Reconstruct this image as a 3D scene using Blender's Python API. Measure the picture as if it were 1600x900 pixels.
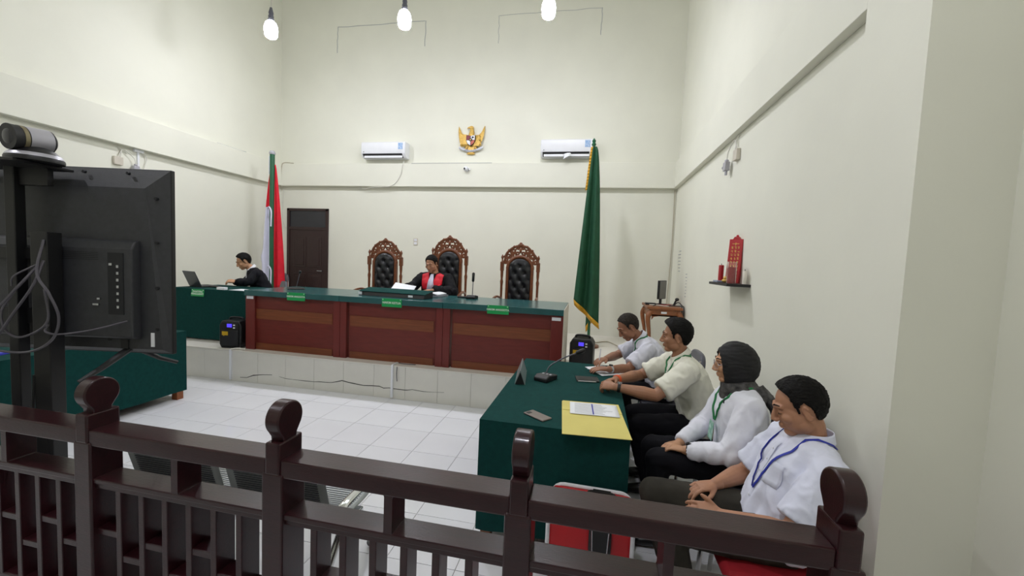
import bpy, bmesh, math, random
from mathutils import Vector, Matrix, Euler, noise
from mathutils.bvhtree import BVHTree
random.seed(7)
R = math.radians
scene = bpy.context.scene
for o in list(bpy.data.objects): bpy.data.objects.remove(o)
COL = scene.collection

# ------------------------------------------------------------------ camera
HC = 1.667
FPX = 633.5
AX = ((0.98084, 0.05323, -0.18734), (0.19042, -0.05418, 0.98021), (0.04203, -0.99711, -0.06328))  # world axes in camera (right, down, forward)
cam_d = bpy.data.cameras.new('camera'); cam = bpy.data.objects.new('camera', cam_d); COL.objects.link(cam)
right = Vector((AX[0][0], AX[1][0], AX[2][0])); down = Vector((AX[0][1], AX[1][1], AX[2][1])); fwd = Vector((AX[0][2], AX[1][2], AX[2][2]))
m = Matrix.Identity(4)
for i in range(3):
    m[i][0] = right[i]; m[i][1] = -down[i]; m[i][2] = -fwd[i]
m.translation = (0, 0, HC)
cam.matrix_world = m
cam_d.sensor_width = 36; cam_d.lens = 36 * FPX / 1600; cam_d.clip_start = .05; cam_d.clip_end = 60
scene.camera = cam
# ------------------------------------------------------------------ world and exposure
w = bpy.data.worlds.new('world'); scene.world = w; w.use_nodes = True
w.node_tree.nodes['Background'].inputs[0].default_value = (0, 0, 0, 1)
w.node_tree.nodes['Background'].inputs[1].default_value = 0
vs = scene.view_settings
vs.view_transform = 'Standard'; vs.look = 'None'; vs.gamma = 1; vs.use_curve_mapping = False; vs.exposure = 0.93
BULB = 310.0          # emission strength of the hanging LED bulbs

# ------------------------------------------------------------------ helpers
def lin(h):
    h = h.lstrip('#'); v = [int(h[i:i+2], 16) / 255 for i in (0, 2, 4)]
    return tuple(x / 12.92 if x <= .04045 else ((x + .055) / 1.055) ** 2.4 for x in v)
MATS = {}
def mat(name, col, rough=.6, metal=0, var=.08, scale=6, bump=0, bscale=60, stretch=None, spec=.5, emit=None, trans=0, col2=None, coat=0):
    if name in MATS: return MATS[name]
    M = bpy.data.materials.new(name); M.use_nodes = True; nt = M.node_tree; N = nt.nodes; L = nt.links
    b = N['Principled BSDF']; c = lin(col)
    b.inputs['Roughness'].default_value = rough; b.inputs['Metallic'].default_value = metal
    b.inputs['Specular IOR Level'].default_value = spec
    if coat: b.inputs['Coat Weight'].default_value = coat; b.inputs['Coat Roughness'].default_value = .12
    if trans: b.inputs['Transmission Weight'].default_value = trans
    tc = N.new('ShaderNodeTexCoord'); mp = N.new('ShaderNodeMapping'); L.new(tc.outputs['Object'], mp.inputs[0])
    if stretch: mp.inputs['Scale'].default_value = stretch
    n = N.new('ShaderNodeTexNoise'); n.inputs['Scale'].default_value = scale; n.inputs['Detail'].default_value = 5
    L.new(mp.outputs[0], n.inputs[0])
    mx = N.new('ShaderNodeMix'); mx.data_type = 'RGBA'
    a = tuple(x * (1 - var) for x in c); d = lin(col2) if col2 else tuple(min(1, x * (1 + var)) for x in c)
    mx.inputs[6].default_value = (*a, 1); mx.inputs[7].default_value = (*d, 1)
    rp = N.new('ShaderNodeMapRange'); rp.inputs[1].default_value = .3; rp.inputs[2].default_value = .7
    L.new(n.outputs[0], rp.inputs[0]); L.new(rp.outputs[0], mx.inputs[0]); L.new(mx.outputs[2], b.inputs['Base Color'])
    if bump:
        n2 = N.new('ShaderNodeTexNoise'); n2.inputs['Scale'].default_value = bscale; n2.inputs['Detail'].default_value = 3
        L.new(mp.outputs[0], n2.inputs[0])
        bp = N.new('ShaderNodeBump'); bp.inputs['Strength'].default_value = bump; bp.inputs['Distance'].default_value = .01
        L.new(n2.outputs[0], bp.inputs['Height']); L.new(bp.outputs[0], b.inputs['Normal'])
    if emit:
        b.inputs['Emission Color'].default_value = (*lin(col), 1); b.inputs['Emission Strength'].default_value = emit
    MATS[name] = M
    return M

class MB:
    """collects primitives into one mesh"""
    def __init__(s): s.v = []; s.f = []; s.mi = []; s.cur = 0
    def add(s, vs, fs, M=None):
        o = len(s.v)
        s.v += [tuple(M @ Vector(p)) if M else tuple(p) for p in vs]
        s.f += [tuple(i + o for i in f) for f in fs]; s.mi += [s.cur] * len(fs)
        return s
    def box(s, c, d, M=None, taper=1):
        x, y, z = (k / 2 for k in d); t = taper
        vs = [(-x*t, -y*t, -z), (x*t, -y*t, -z), (x*t, y*t, -z), (-x*t, y*t, -z), (-x, -y, z), (x, -y, z), (x, y, z), (-x, y, z)]
        vs = [(a + c[0], b + c[1], e + c[2]) for a, b, e in vs]
        return s.add(vs, [(3, 2, 1, 0), (4, 5, 6, 7), (0, 1, 5, 4), (1, 2, 6, 5), (2, 3, 7, 6), (3, 0, 4, 7)], M)
    def bx(s, x0, x1, y0, y1, z0, z1, M=None): return s.box(((x0+x1)/2, (y0+y1)/2, (z0+z1)/2), (x1-x0, y1-y0, z1-z0), M)
    def loft(s, pts, rx, ry=None, side=(1, 0, 0), n=16, cap=True, M=None, power=1.0, tr=False):
        pts = [Vector(p) for p in pts]; k = len(pts)
        if isinstance(rx, (int, float)): rx = [rx] * k
        ry = rx if ry is None else ([ry] * k if isinstance(ry, (int, float)) else ry)
        vs = []; sd = Vector(side).normalized()
        for i, p in enumerate(pts):
            t = (pts[min(i+1, k-1)] - pts[max(i-1, 0)]).normalized()
            q = sd - t * sd.dot(t)
            if q.length < .15: q = t.orthogonal()
            q.normalize(); nn = t.cross(q); sd = q if tr else sd
            for j in range(n):
                a = 2 * math.pi * j / n; ca, sa = math.cos(a), math.sin(a)
                if power != 1: ca = math.copysign(abs(ca) ** power, ca); sa = math.copysign(abs(sa) ** power, sa)
                vs.append(p + q * (rx[i] * ca) + nn * (ry[i] * sa))
        fs = [(i*n+j, i*n+(j+1) % n, (i+1)*n+(j+1) % n, (i+1)*n+j) for i in range(k-1) for j in range(n)]
        if cap: fs += [tuple(range(n-1, -1, -1)), tuple(range((k-1)*n, k*n))]
        return s.add(vs, fs, M)
    def tube(s, pts, r, n=8, M=None): 
        d = Vector(pts[-1]) - Vector(pts[0]); sd = (1, 0, 0) if abs(d.x) < max(abs(d.y), abs(d.z), 1e-6) else (0, .3, 1)
        return s.loft(pts, r, side=sd, n=n, M=M, tr=True)
    def cyl(s, p0, p1, r, r1=None, n=20, M=None):
        d = Vector(p1) - Vector(p0); sd = (1, 0, 0) if abs(d.x) < .8 * d.length else (0, 1, 0)
        return s.loft([p0, p1], [r, r if r1 is None else r1], side=sd, n=n, M=M)
    def ell(s, c, r, rot=None, M=None, nu=20, nv=12):
        vs = []; rm = Euler(rot).to_matrix() if rot else Matrix.Identity(3)
        if isinstance(r, (int, float)): r = (r, r, r)
        for i in range(1, nv):
            th = math.pi * i / nv
            for j in range(nu):
                a = 2 * math.pi * j / nu
                vs.append(Vector(c) + rm @ Vector((r[0]*math.sin(th)*math.cos(a), r[1]*math.sin(th)*math.sin(a), r[2]*math.cos(th))))
        vs.append(Vector(c) + rm @ Vector((0, 0, r[2]))); vs.append(Vector(c) - rm @ Vector((0, 0, r[2])))
        T = (nv-1) * nu
        fs = [(i*nu+j, (i+1)*nu+j, (i+1)*nu+(j+1) % nu, i*nu+(j+1) % nu) for i in range(nv-2) for j in range(nu)]
        fs += [(T, j, (j+1) % nu) for j in range(nu)] + [(T+1, (nv-2)*nu+(j+1) % nu, (nv-2)*nu+j) for j in range(nu)]
        return s.add(vs, fs, M)
    def lathe(s, prof, n=20, c=(0, 0, 0), M=None):
        vs = [(c[0]+r*math.cos(2*math.pi*j/n), c[1]+r*math.sin(2*math.pi*j/n), c[2]+z) for r, z in prof for j in range(n)]
        k = len(prof)
        fs = [(i*n+j, i*n+(j+1) % n, (i+1)*n+(j+1) % n, (i+1)*n+j) for i in range(k-1) for j in range(n)]
        fs += [tuple(range(n-1, -1, -1)), tuple(range((k-1)*n, k*n))]
        return s.add(vs, fs, M)
    def prism(s, poly, a0, a1, axis='y', M=None):
        """polygon (u,v) extruded along axis: y -> (u,a,v); x -> (a,u,v); z -> (u,v,a)"""
        f = {'y': lambda u, v, a: (u, a, v), 'x': lambda u, v, a: (a, u, v), 'z': lambda u, v, a: (u, v, a)}[axis]
        n = len(poly); vs = [f(u, v, a0) for u, v in poly] + [f(u, v, a1) for u, v in poly]
        fs = [(i, (i+1) % n, n+(i+1) % n, n+i) for i in range(n)] + [tuple(range(n-1, -1, -1)), tuple(range(n, 2*n))]
        return s.add(vs, fs, M)
    def grid(s, fn, nu, nv, M=None):
        vs = [fn(i/nu, j/nv) for i in range(nu+1) for j in range(nv+1)]
        fs = [(i*(nv+1)+j, (i+1)*(nv+1)+j, (i+1)*(nv+1)+j+1, i*(nv+1)+j+1) for i in range(nu) for j in range(nv)]
        return s.add(vs, fs, M)
    def mesh(s, name):
        me = bpy.data.meshes.new(name); me.from_pydata(s.v, [], s.f)
        me.polygons.foreach_set('material_index', s.mi)
        bm = bmesh.new(); bm.from_mesh(me); bmesh.ops.recalc_face_normals(bm, faces=bm.faces); bm.to_mesh(me); bm.free()
        return me
    def build(s, name, m, parent=None, bevel=0, smooth=True, seg=2, loc=None, rot=None, thick=0, subsurf=0):
        o = bpy.data.objects.new(name, s.mesh(name)); COL.objects.link(o)
        for k in (m if isinstance(m, (list, tuple)) else [m]): o.data.materials.append(k)
        if thick:
            t = o.modifiers.new('s', 'SOLIDIFY'); t.thickness = thick; t.offset = 0
        if bevel:
            b = o.modifiers.new('b', 'BEVEL'); b.width = bevel; b.segments = seg; b.limit_method = 'ANGLE'; b.angle_limit = .6
        if subsurf:
            b = o.modifiers.new('ss', 'SUBSURF'); b.levels = subsurf; b.render_levels = subsurf
        if smooth:
            o.data.polygons.foreach_set('use_smooth', [True] * len(o.data.polygons))
            o.data.set_sharp_from_angle(angle=.7)
        if parent: o.parent = parent
        if loc: o.location = loc
        if rot: o.rotation_euler = rot
        return o
def tag(o, label, cat, group=None):
    o['label'] = label; o['category'] = cat
    if group: o['group'] = group
    return o
def thing(name, label, cat, loc=(0, 0, 0), rz=0, group=None):
    o = bpy.data.objects.new(name, None); COL.objects.link(o); o.location = loc; o.rotation_euler = (0, 0, rz); o.empty_display_size = .1
    return tag(o, label, cat, group)
def struct(o): o['kind'] = 'structure'; return o
def copy_tree(o, parent=None):
    c = o.copy(); COL.objects.link(c); c.parent = parent
    for ch in list(o.children): copy_tree(ch, c)
    return c
def text(name, body, size, m, parent, M, ext=.0008, bold=0):
    cu = bpy.data.curves.new(name, 'FONT'); cu.body = body; cu.size = size; cu.align_x = 'CENTER'; cu.align_y = 'CENTER'; cu.extrude = ext; cu.offset = bold; cu.space_line = .9
    t = bpy.data.objects.new(name, cu); COL.objects.link(t)
    dg = bpy.context.evaluated_depsgraph_get(); me = bpy.data.meshes.new_from_object(t.evaluated_get(dg))
    bpy.data.objects.remove(t); bpy.data.curves.remove(cu)
    me.transform(M); me.name = name
    o = bpy.data.objects.new(name, me); COL.objects.link(o); me.materials.clear(); me.materials.append(m); o.parent = parent
    return o
FACING = Matrix(((1, 0, 0, 0), (0, 0, -1, 0), (0, 1, 0, 0), (0, 0, 0, 1)))   # text plane XY -> XZ, readable from -Y
def arc(cx, cy, r, a0, a1, n): return [(cx + r*math.cos(R(a0+(a1-a0)*i/n)), cy + r*math.sin(R(a0+(a1-a0)*i/n))) for i in range(n+1)]
def bez(pts, n=24):
    pts = [Vector(p) for p in pts]; P = [pts[0]*2-pts[1]] + pts + [pts[-1]*2-pts[-2]]; out = []
    for i in range(1, len(P)-2):
        for k in range(n):
            t = k/n; a, b, c, d = P[i-1], P[i], P[i+1], P[i+2]
            out.append(.5*((2*b)+(c-a)*t+(2*a-5*b+4*c-d)*t*t+(-a+3*b-3*c+d)*t**3))
    return out + [pts[-1]]

# ------------------------------------------------------------------ materials
wall_cream = mat('wall_cream', '#e8e8da', .75, var=.03, scale=1.2, bump=.06, bscale=25)
wall_white = wall_cream
column_mat = wall_cream
tile_mat = mat('floor_tile', '#e9eaee', .13, var=.03, scale=1.5)
grout = mat('grout', '#9c9a94', .8)
pod_tile = mat('podium_tile', '#dedcd2', .3, var=.06, scale=2.5)
pod_top = mat('podium_top', '#e2ded4', .3, var=.06, scale=2)
crack_mat = mat('crack', '#4a4942', .9)
rail_wood = mat('rail_wood', '#2a0d12', .3, var=.22, scale=9, bump=.08, bscale=40, stretch=(1, 6, 6), coat=.2, spec=.35)
bench_wood = mat('bench_wood', '#6a251d', .45, var=.12, scale=7, stretch=(1, 5, 5))
bench_pillar = mat('bench_pillar', '#6e2722', .4, var=.07, scale=7, stretch=(5, 5, 1))
bench_band = mat('bench_band', '#7a4124', .45, var=.16, scale=9, stretch=(.6, 6, 9))
lam_green = mat('green_laminate', '#27595a', .22, var=.08, scale=8)
cloth_green = mat('green_cloth', '#0d3e3b', .95, var=.12, scale=30, bump=.25, bscale=300, spec=.2)
cloth_dark = cloth_green
pale_panel = mat('pale_panel', '#cfc8ba', .5)
chair_wood = mat('carved_wood', '#6f3d20', .35, var=.25, scale=20, bump=.2, bscale=60)
leather = mat('black_leather', '#14151a', .32, var=.15, scale=15, bump=.15, bscale=120)
door_wood = mat('door_wood', '#33211f', .45, var=.15, scale=8, stretch=(6, 6, 1))
door_dark = mat('transom_glass', '#2b2b30', .15, var=.1)
blackp = mat('black_plastic', '#131315', .45, var=.1, bump=.05, bscale=200)
tv_back = mat('tv_back', '#35363a', .5, var=.12, scale=40, bump=.12, bscale=250)
tv_dark = mat('tv_dark', '#1b1b1d', .55, var=.12)
cable_g = mat('grey_cable', '#55525a', .5)
cable_w = mat('white_cable', '#d8d6cc', .5)
whitep = mat('white_plastic', '#eceef2', .35, var=.02)
slot_dark = mat('slot_dark', '#1a1b1f', .6)
sticker = mat('blue_sticker', '#6f9fd8', .5, col2='#c6d9ee', scale=40)
gold = mat('gold_paint', '#d9b25c', .4, metal=.3, var=.2, scale=40)
sign_green = mat('sign_green', '#0d9a50', .4, var=.04)
sign_text = mat('sign_text', '#e4f4e8', .5)
paper = mat('paper', '#eef0f4', .8, var=.015)
ink = mat('ink', '#60646c', .8)
chrome = mat('chrome', '#d2d4d6', .12, metal=1, var=.04)
steel = mat('brushed_steel', '#a4a9a6', .4, metal=.3, var=.1)
flag_green = mat('flag_green', '#124a2e', .75, var=.15, scale=10, bump=.1, bscale=60)
flag_red = mat('flag_red', '#d5122b', .75, var=.1, scale=10)
flag_white = mat('flag_white', '#dcdcf0', .75, var=.04)
fringe = mat('gold_fringe', '#cf9a1c', .6, var=.25, scale=120)
pole_green = mat('pole_green', '#1f5c3c', .4)
skinA = mat('skin_a', '#b07f62', .5, var=.09, scale=14, bump=.05, bscale=150)
skinB = mat('skin_b', '#a37458', .5, var=.09, scale=14, bump=.05, bscale=150)
skinC = mat('skin_c', '#c2926f', .5, var=.07, scale=14)
skinD = mat('skin_d', '#98694f', .5, var=.09, scale=14, bump=.05, bscale=150)
lipm = mat('lips', '#7c4a40', .45)
hair_m = mat('black_hair', '#0c0a09', .6, var=.4, scale=90, bump=.5, bscale=160, stretch=(1, .3, 1), spec=.18)
hair_g = mat('greying_hair', '#17120f', .6, var=.4, scale=60, bump=.5, bscale=160, col2='#3a332e', spec=.18)
eye_m = mat('dark_eye', '#1c1310', .3)
shirt_w = mat('white_shirt', '#e8e9f2', .85, var=.03, scale=5, bump=.4, bscale=11)
shirt_b = mat('bluish_white_shirt', '#dfe2f2', .85, var=.03, scale=5, bump=.4, bscale=11)
shirt_c = mat('cream_shirt', '#e8e7d8', .85, var=.03, scale=5, bump=.4, bscale=11)
shirt_g = mat('pale_grey_shirt', '#d9dae6', .85, var=.03, scale=5, bump=.4, bscale=11)
trous = mat('black_trousers', '#131318', .9, var=.2, scale=12, spec=.2)
trous_g = mat('charcoal_trousers', '#38352f', .9, var=.2, scale=12, spec=.2)
shoe_m = mat('black_shoe', '#101012', .35)
robe_m = mat('black_robe', '#0e0e12', .8, var=.2, spec=.3)
robe_red = mat('red_robe', '#d8142c', .55, var=.12, scale=9)
suit_m = mat('black_suit', '#12131a', .85, var=.2, spec=.3)
hijab_m = mat('black_hijab', '#121214', .7, var=.3, scale=14, bump=.3, bscale=25)
hijab_p = mat('patterned_hijab', '#19191b', .7, var=.3, scale=34, col2='#5a5856')
lany_g = mat('green_lanyard', '#1f7a44', .6)
lany_b = mat('blue_lanyard', '#2432a0', .6)
card_g = mat('green_card', '#58a988', .5, col2='#c9e2da', scale=30)
orange = mat('orange_band', '#e0561c', .5)
chair_grey = mat('grey_chair', '#55565e', .4, var=.1)
red_cloth = mat('red_fabric', '#9c1220', .8, var=.1, scale=20)
red_case = mat('red_case', '#c8151f', .35, var=.06)
red_lac = mat('red_lacquer', '#b3111d', .35, var=.1)
candle_m = mat('red_candle', '#a8141f', .4, var=.08)
stool_wood = mat('stool_wood', '#8a5430', .4, var=.2, scale=12)
screen_m = mat('grey_screen', '#6a6966', .35)
manila = mat('yellow_folder', '#d9cc74', .7, var=.04)
leg_wood = mat('leg_wood', '#8b4f2a', .5)
brownphone = mat('phone_back', '#7a6f68', .35)
spk_gold = mat('gold_print', '#c9a31e', .5)
glassm = mat('clear_glass', '#ffffff', .02, trans=1, var=0)
bulb_n = mat('bulb_housing', '#f4f4ff', .4, emit=14)
bulb_m = mat('bulb_glow', '#f4f4ff', .4, emit=BULB)
silver = mat('silver', '#b9bbc0', .25, metal=.9)
blue_m = mat('blue_folder', '#4a4fd0', .5)
white_cl = mat('white_candle', '#efe9dc', .5)
grey_ink = mat('grey_print', '#a9acac', .8)
violet_led = mat('violet_display', '#4638c8', .3, emit=.8)
conf_sil = mat('camera_silver', '#b4b3bb', .35, metal=.3)

# ------------------------------------------------------------------ room shell
XL, XR, YB, ZC = -6.46, 1.40, 7.53, 6.9
YF = -3.2
XR2 = 1.69
def sbox(name, m, b, parent=None, bevel=0):
    o = MB().bx(*b).build(name, m, parent, bevel=bevel, smooth=False)
    if not parent: struct(o)
    return o
wb = MB()
wb.bx(XL-.2, XR+.2, YB, YB+.2, -.1, ZC)
wall_back = struct(wb.build('wall_back', wall_cream, smooth=False))
wall_left = sbox('wall_left', wall_cream, (XL-.2, XL, YF, YB, -.1, ZC))
wall_right = sbox('wall_right', wall_white, (XR, XR+.5, 2.05, YB, -.1, ZC))
wall_near = sbox('wall_right_near', column_mat, (XR2, XR2+.2, YF, 2.06, -.1, ZC))
wall_rear = sbox('wall_rear', wall_cream, (XL-.2, XR2+.2, YF-.2, YF, -.1, ZC))
ceiling = sbox('ceiling', wall_cream, (XL-.2, XR2+.2, YF-.2, YB+.2, ZC, ZC+.1))
col = MB(); col.bx(1.33, XR2+.02, 2.04, 2.48, -.02, ZC-.01)
column = struct(col.build('column', column_mat, smooth=False))
for i, (b, mm) in enumerate((((XL, XR, YB-.10, YB, 3.05, 3.49), wall_cream), ((XL, XL+.10, YF, YB-.1, 3.05, 3.49), wall_cream), ((1.33, XR, 2.48, YB-.1, 3.05, 3.49), wall_white))):
    sbox('trim_%d' % (i+1), mm, b, bevel=.004)
# floor with tiles
floor = sbox('floor', grout, (XL-.2, XR2+.2, YF-.2, YB+.2, -.12, -.006))
tb = MB(); TS = .4; tb.box((0, 0, -.006), (TS-.004, TS-.004, .012)); tme = tb.mesh('floor_tile'); tme.materials.append(tile_mat)
for ix in range(-10, 8):
    for iy in range(-9, 3):
        x = -1.43 + TS*(ix+.5); y = 3.6 + TS*(iy+.5)
        if x < -5.3 and y < 2: continue
        o = bpy.data.objects.new('tile', tme); COL.objects.link(o); o.parent = floor; o.location = (x, y, 0)
# podium
PZ, PY = .40, 4.36
podium = struct(MB().bx(XL, XR, PY+.01, YB, -.005, PZ-.012).build('podium', grout, smooth=False))
MB().bx(XL, XR, PY-.012, YB, PZ-.012, PZ).build('podium_top', pod_top, podium, bevel=.003, smooth=False)
pt = MB(); pt.box((0, 0, 0), (.397, .012, PZ-.015)); pme = pt.mesh('face_tile'); pme.materials.append(pod_tile)
x = XL + .2
while x < XR + .1:
    o = bpy.data.objects.new('face_tile', pme); COL.objects.link(o); o.parent = podium; o.location = (x, PY+.004, (PZ-.012)/2); x += .4
def crack(name, pts, wd, m, parent, nrm):
    """thin ragged ribbon lying on a wall: pts (along, z)"""
    mb = MB(); vs = []; n = len(pts)
    for i, (p, z) in enumerate(pts):
        h = wd*(.3+.7*math.sin(math.pi*(i+.5)/n))*random.uniform(.6, 1.3)
        vs += [nrm(p, z-h), nrm(p, z+h)]
    mb.add(vs, [(2*i, 2*i+2, 2*i+3, 2*i+1) for i in range(n-1)]); return mb.build(name, m, parent, smooth=False)
cz = [(-4.32, .055), (-4.22, .06), (-4.12, .1), (-3.98, .12), (-3.85, .13)]
crack('crack', cz, .006, crack_mat, podium, lambda p, z: (p, PY-.0035, z))
cz = [(-3.75, .12)]
while cz[-1][0] < -1.6: cz.append((cz[-1][0]+random.uniform(.05, .16), min(.19, max(.1, cz[-1][1]+random.uniform(-.02, .024)))))
crack('crack', cz, .005, crack_mat, podium, lambda p, z: (p, PY-.0035, z))
# hairline outlines of the two closed-up openings high on the back wall, and wall cracks
for x0, x1 in ((-5.19, -3.33), (-1.89, -.04)):
    for a, b in (((x0, 6.18), (x1, 6.18)), ((x0, 6.18), (x0, 5.69)), ((x1, 6.18), (x1, 5.72))):
        pts = [(a[0]+(b[0]-a[0])*t/8+random.uniform(-.008, .008), a[1]+(b[1]-a[1])*t/8+random.uniform(-.008, .008)) for t in range(9)]
        MB().tube([(p[0], YB, p[1]) for p in pts], random.choice((.004, .006)), n=5).build('plaster_seam', grey_ink, wall_back)
def seam(name, pts, r, parent, m=grey_ink): return MB().tube(pts, r, n=5).build(name, m, parent)
seam('plaster_seam', [(XL+.001, 3.6+.0+i*.1, 3.49+random.uniform(-.01, .01)) for i in range(4)], .006, wall_left)
seam('plaster_seam', [(XL+.001, 6.05+i*.12, 3.52+random.uniform(-.008, .008)) for i in range(6)], .006, wall_left)
seam('plaster_seam', [(-3.5+i*.2, YB-.1, 3.49) for i in range(9)], .006, bpy.data.objects['trim_1'])
# door
door = struct(bpy.data.objects.new('door_1', None)); COL.objects.link(door); door.location = (-5.81, YB, PZ)
MB().bx(-.48, -.42, -.03, .06, 0, 2.2).bx(.42, .48, -.03, .06, 0, 2.2).bx(-.48, .48, -.03, .06, 2.15, 2.2).bx(-.42, .42, -.028, .06, 1.76, 1.82).build('door_frame', door_wood, door, bevel=.004, smooth=False)
MB().bx(-.42, .42, -.008, .05, 1.82, 2.15).build('transom_pane', door_dark, door, smooth=False)
leaf = MB().bx(-.42, .42, -.01, .05, 0, 1.76).build('door_leaf', door_wood, door, smooth=False)
for x0, x1 in ((-.33, -.03), (.03, .33)):
    for z0, z1 in ((.15, .85), (.98, 1.62)):
        MB().bx(x0, x1, -.018, -.008, z0, z1).bx(x0+.05, x1-.05, -.026, -.016, z0+.05, z1-.05).build('door_panel', door_wood, leaf, bevel=.006, smooth=False)
MB().cyl((.36, -.012, .92), (.36, -.06, .92), .012).cyl((.36, -.055, .92), (.26, -.055, .92), .009).build('door_handle', silver, leaf)

# ------------------------------------------------------------------ lamps
def hanging_bulb(x, y, z, label, group, cat='lamp', off=''):
    t = thing('hanging_bulb'+off, label, cat, (x, y, z), 0, group); t.scale = (1.25, 1.25, 1.25)
    MB().lathe([(.004, -.115), (.03, -.11), (.055, -.095), (.066, -.07)], 20).build('bulb'+off, bulb_m, t)
    MB().lathe([(.066, -.07), (.071, -.02), (.07, 0), (.066, .02), (.055, .055), (.035, .075), (.03, .08)], 20).build('bulb_neck'+off, bulb_n, t)
    MB().lathe([(.03, .08), (.032, .1), (.024, .11), (.03, .125), (.022, .15), (.027, .165), (.018, .2), (.012, .225), (.005, .23)], 16).build('socket', chair_grey, t)
    MB().cyl((0, 0, .225), (0, 0, (ZC-z)/1.25), .005, n=6).build('cord', cable_w, t)
for x, lb in ((-4.64, 'glowing white bulb on a cord above the clerk desk'), (-2.6, 'glowing white bulb on a cord above the presiding judge'), (-.68, 'glowing white bulb on a cord near the green flag')):
    hanging_bulb(x, 5.2, 4.84, lb, 'hanging bulbs')
# lamps of the public side: their small glints show on the camera-facing rims of the railing finials
for x, sd, lb in ((-4.64, 'left', 'glowing white bulb on a cord over the public side, toward television'), (-.68, 'right', 'glowing white bulb on a cord over the public side, toward column')):
    hanging_bulb(x, .3, 4.84, lb, 'hanging bulbs', off='_%s_offscreen' % sd)

# ------------------------------------------------------------------ railing in front
rail = thing('wooden_railing', 'dark reddish-brown wooden railing with rounded post finials', 'railing', (0, 1.262, 0), -.01)
PX = [-2.975, -2.04, -1.12, -.19, .755]
RD = .112   # depth
def rbox(name, b, parent=rail, bev=.006): return MB().bx(*b).build(name, rail_wood, parent, bevel=bev, smooth=False)
for i, px in enumerate(PX):
    p = MB().bx(px-.045, px+.045, -.006, RD+.006, 0, .845).bx(px-.031, px+.031, -.006, RD+.006, .84, .962).build('post', rail_wood, rail, bevel=.007, smooth=False)
    prof = [(RD/2-.034, .958), (RD/2-.036, .975)] + [(RD/2+.066*math.cos(R(a)), 1.040+.066*math.sin(R(a))) for a in range(220, -41, -10)] + [(RD/2+.036, .975), (RD/2+.034, .958)]
    MB().prism(prof, px-.029, px+.029, 'x').build('finial', rail_wood, p, bevel=.006, seg=2)
for i in range(4):
    a, b = PX[i], PX[i+1]
    rbox('top_rail', (a+.03, b-.03, 0, RD, .83, .897))
    mr = MB().bx(a+.04, b-.04, .004, RD-.004, .668, .69).bx(a+.04, b-.04, .012, RD-.012, .645, .67).build('middle_rail', rail_wood, rail, bevel=.004, smooth=False)
    rbox('bottom_rail', (a+.04, b-.04, .012, RD-.012, .10, .16))
    c = (a+b)/2
    # short strut with flared, rounded ends
    poly = []
    for sx in (1, -1):
        seg = [(.016+.014*(1-math.cos(R(t))), .683+.014*(1-math.sin(R(t)))) for t in range(90, -1, -15)]
        seg2 = [(.016+.014*(1-math.cos(R(t))), .835-.014*(1-math.sin(R(t)))) for t in range(0, 91, 15)]
        full = sorted(seg, key=lambda q: q[1]) + sorted(seg2, key=lambda q: q[1])
        if sx == 1: poly += [(c+u, v) for u, v in full]
        else: poly += [(c-u, v) for u, v in reversed(full)]
    MB().prism(poly, .006, RD-.006, 'y').build('strut', rail_wood, rail, smooth=False)
    n = 6; sp = (b-a-.09)/(n+1)
    sl = [a+.045+sp*(k+1) for k in range(n)]
    for k, x in enumerate(sl): rbox('slat', (x-.014, x+.014, .012, RD-.012, .155, .65), bev=.003)
    ends = [a+.045] + [x for x in sl] + [b-.045]
    for k in range(n+1):
        x0, x1 = ends[k]+(.014 if k else 0), ends[k+1]-(.014 if k < n else 0)
        zz = (.32, .44, .34, .42, .31, .44, .36)[(k+i) % 7]
        rbox('rung', (x0-.002, x1+.002, .016, RD-.016, zz, zz+.028), bev=.003)

# ------------------------------------------------------------------ judges' desks on the podium
DX = [-4.35, -2.995, -1.66, -.26]; BY0, BY1 = 4.47, 5.36; ZT = 1.17
names = ['red-brown judge desk next to the clerk desk', 'red-brown judge desk in front of the presiding judge', 'red-brown judge desk beside the green flag']
for i in range(3):
    x0, x1 = DX[i]+.002, DX[i+1]-.002; wd = x1-x0
    t = thing('judge_desk', names[i] + ' with green top', 'desk', ((x0+x1)/2, BY0, PZ), 0, 'judge desks'); h = wd/2; zt = ZT-PZ
    MB().bx(-h, h, -.025, BY1-BY0, zt-.07, zt).build('desk_top', lam_green, t, bevel=.004, smooth=False)
    MB().bx(-h+.1, h-.1, .035, .06, 0.0, zt-.07).build('front_panel', bench_wood, t, smooth=False)
    for z0, z1 in ((.40, .53), (.0, .085)): MB().bx(-h+.12, h-.12, .028, .045, z0, z1).build('front_band', bench_band, t, smooth=False)
    for sx in (-1, 1):
        xo = sx*h; xi = sx*(h-(.135 if (i == 0 and sx < 0) or (i == 2 and sx > 0) else .085))
        MB().bx(min(xo, xi), max(xo, xi), 0, .12, 0, zt-.07).build('pillar', bench_pillar, t, bevel=.003, smooth=False)
        MB().bx(min(xo, xo-sx*.03), max(xo, xo-sx*.03), .12, BY1-BY0-.02, 0, zt-.07).build('side_panel', bench_wood if (i < 2 or sx < 0) else pale_panel, t, smooth=False)
    if i == 2: MB().bx(h, h+.008, -.02, BY1-BY0, 0, zt-.005).build('end_board', pale_panel, t, smooth=False)
def label_tag(x, z, y):
    o = MB().bx(-.05, .05, -.002, .002, -.018, .018).build('inventory_sticker', paper, smooth=False, loc=(x, y-.002, z))
    return o
tag(label_tag(-4.28, 1.075, BY0), 'small white inventory sticker on desk pillar near the clerk', 'sticker')
tag(label_tag(-.34, 1.06, BY0), 'small white inventory sticker on desk pillar near the green flag', 'sticker')
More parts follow.
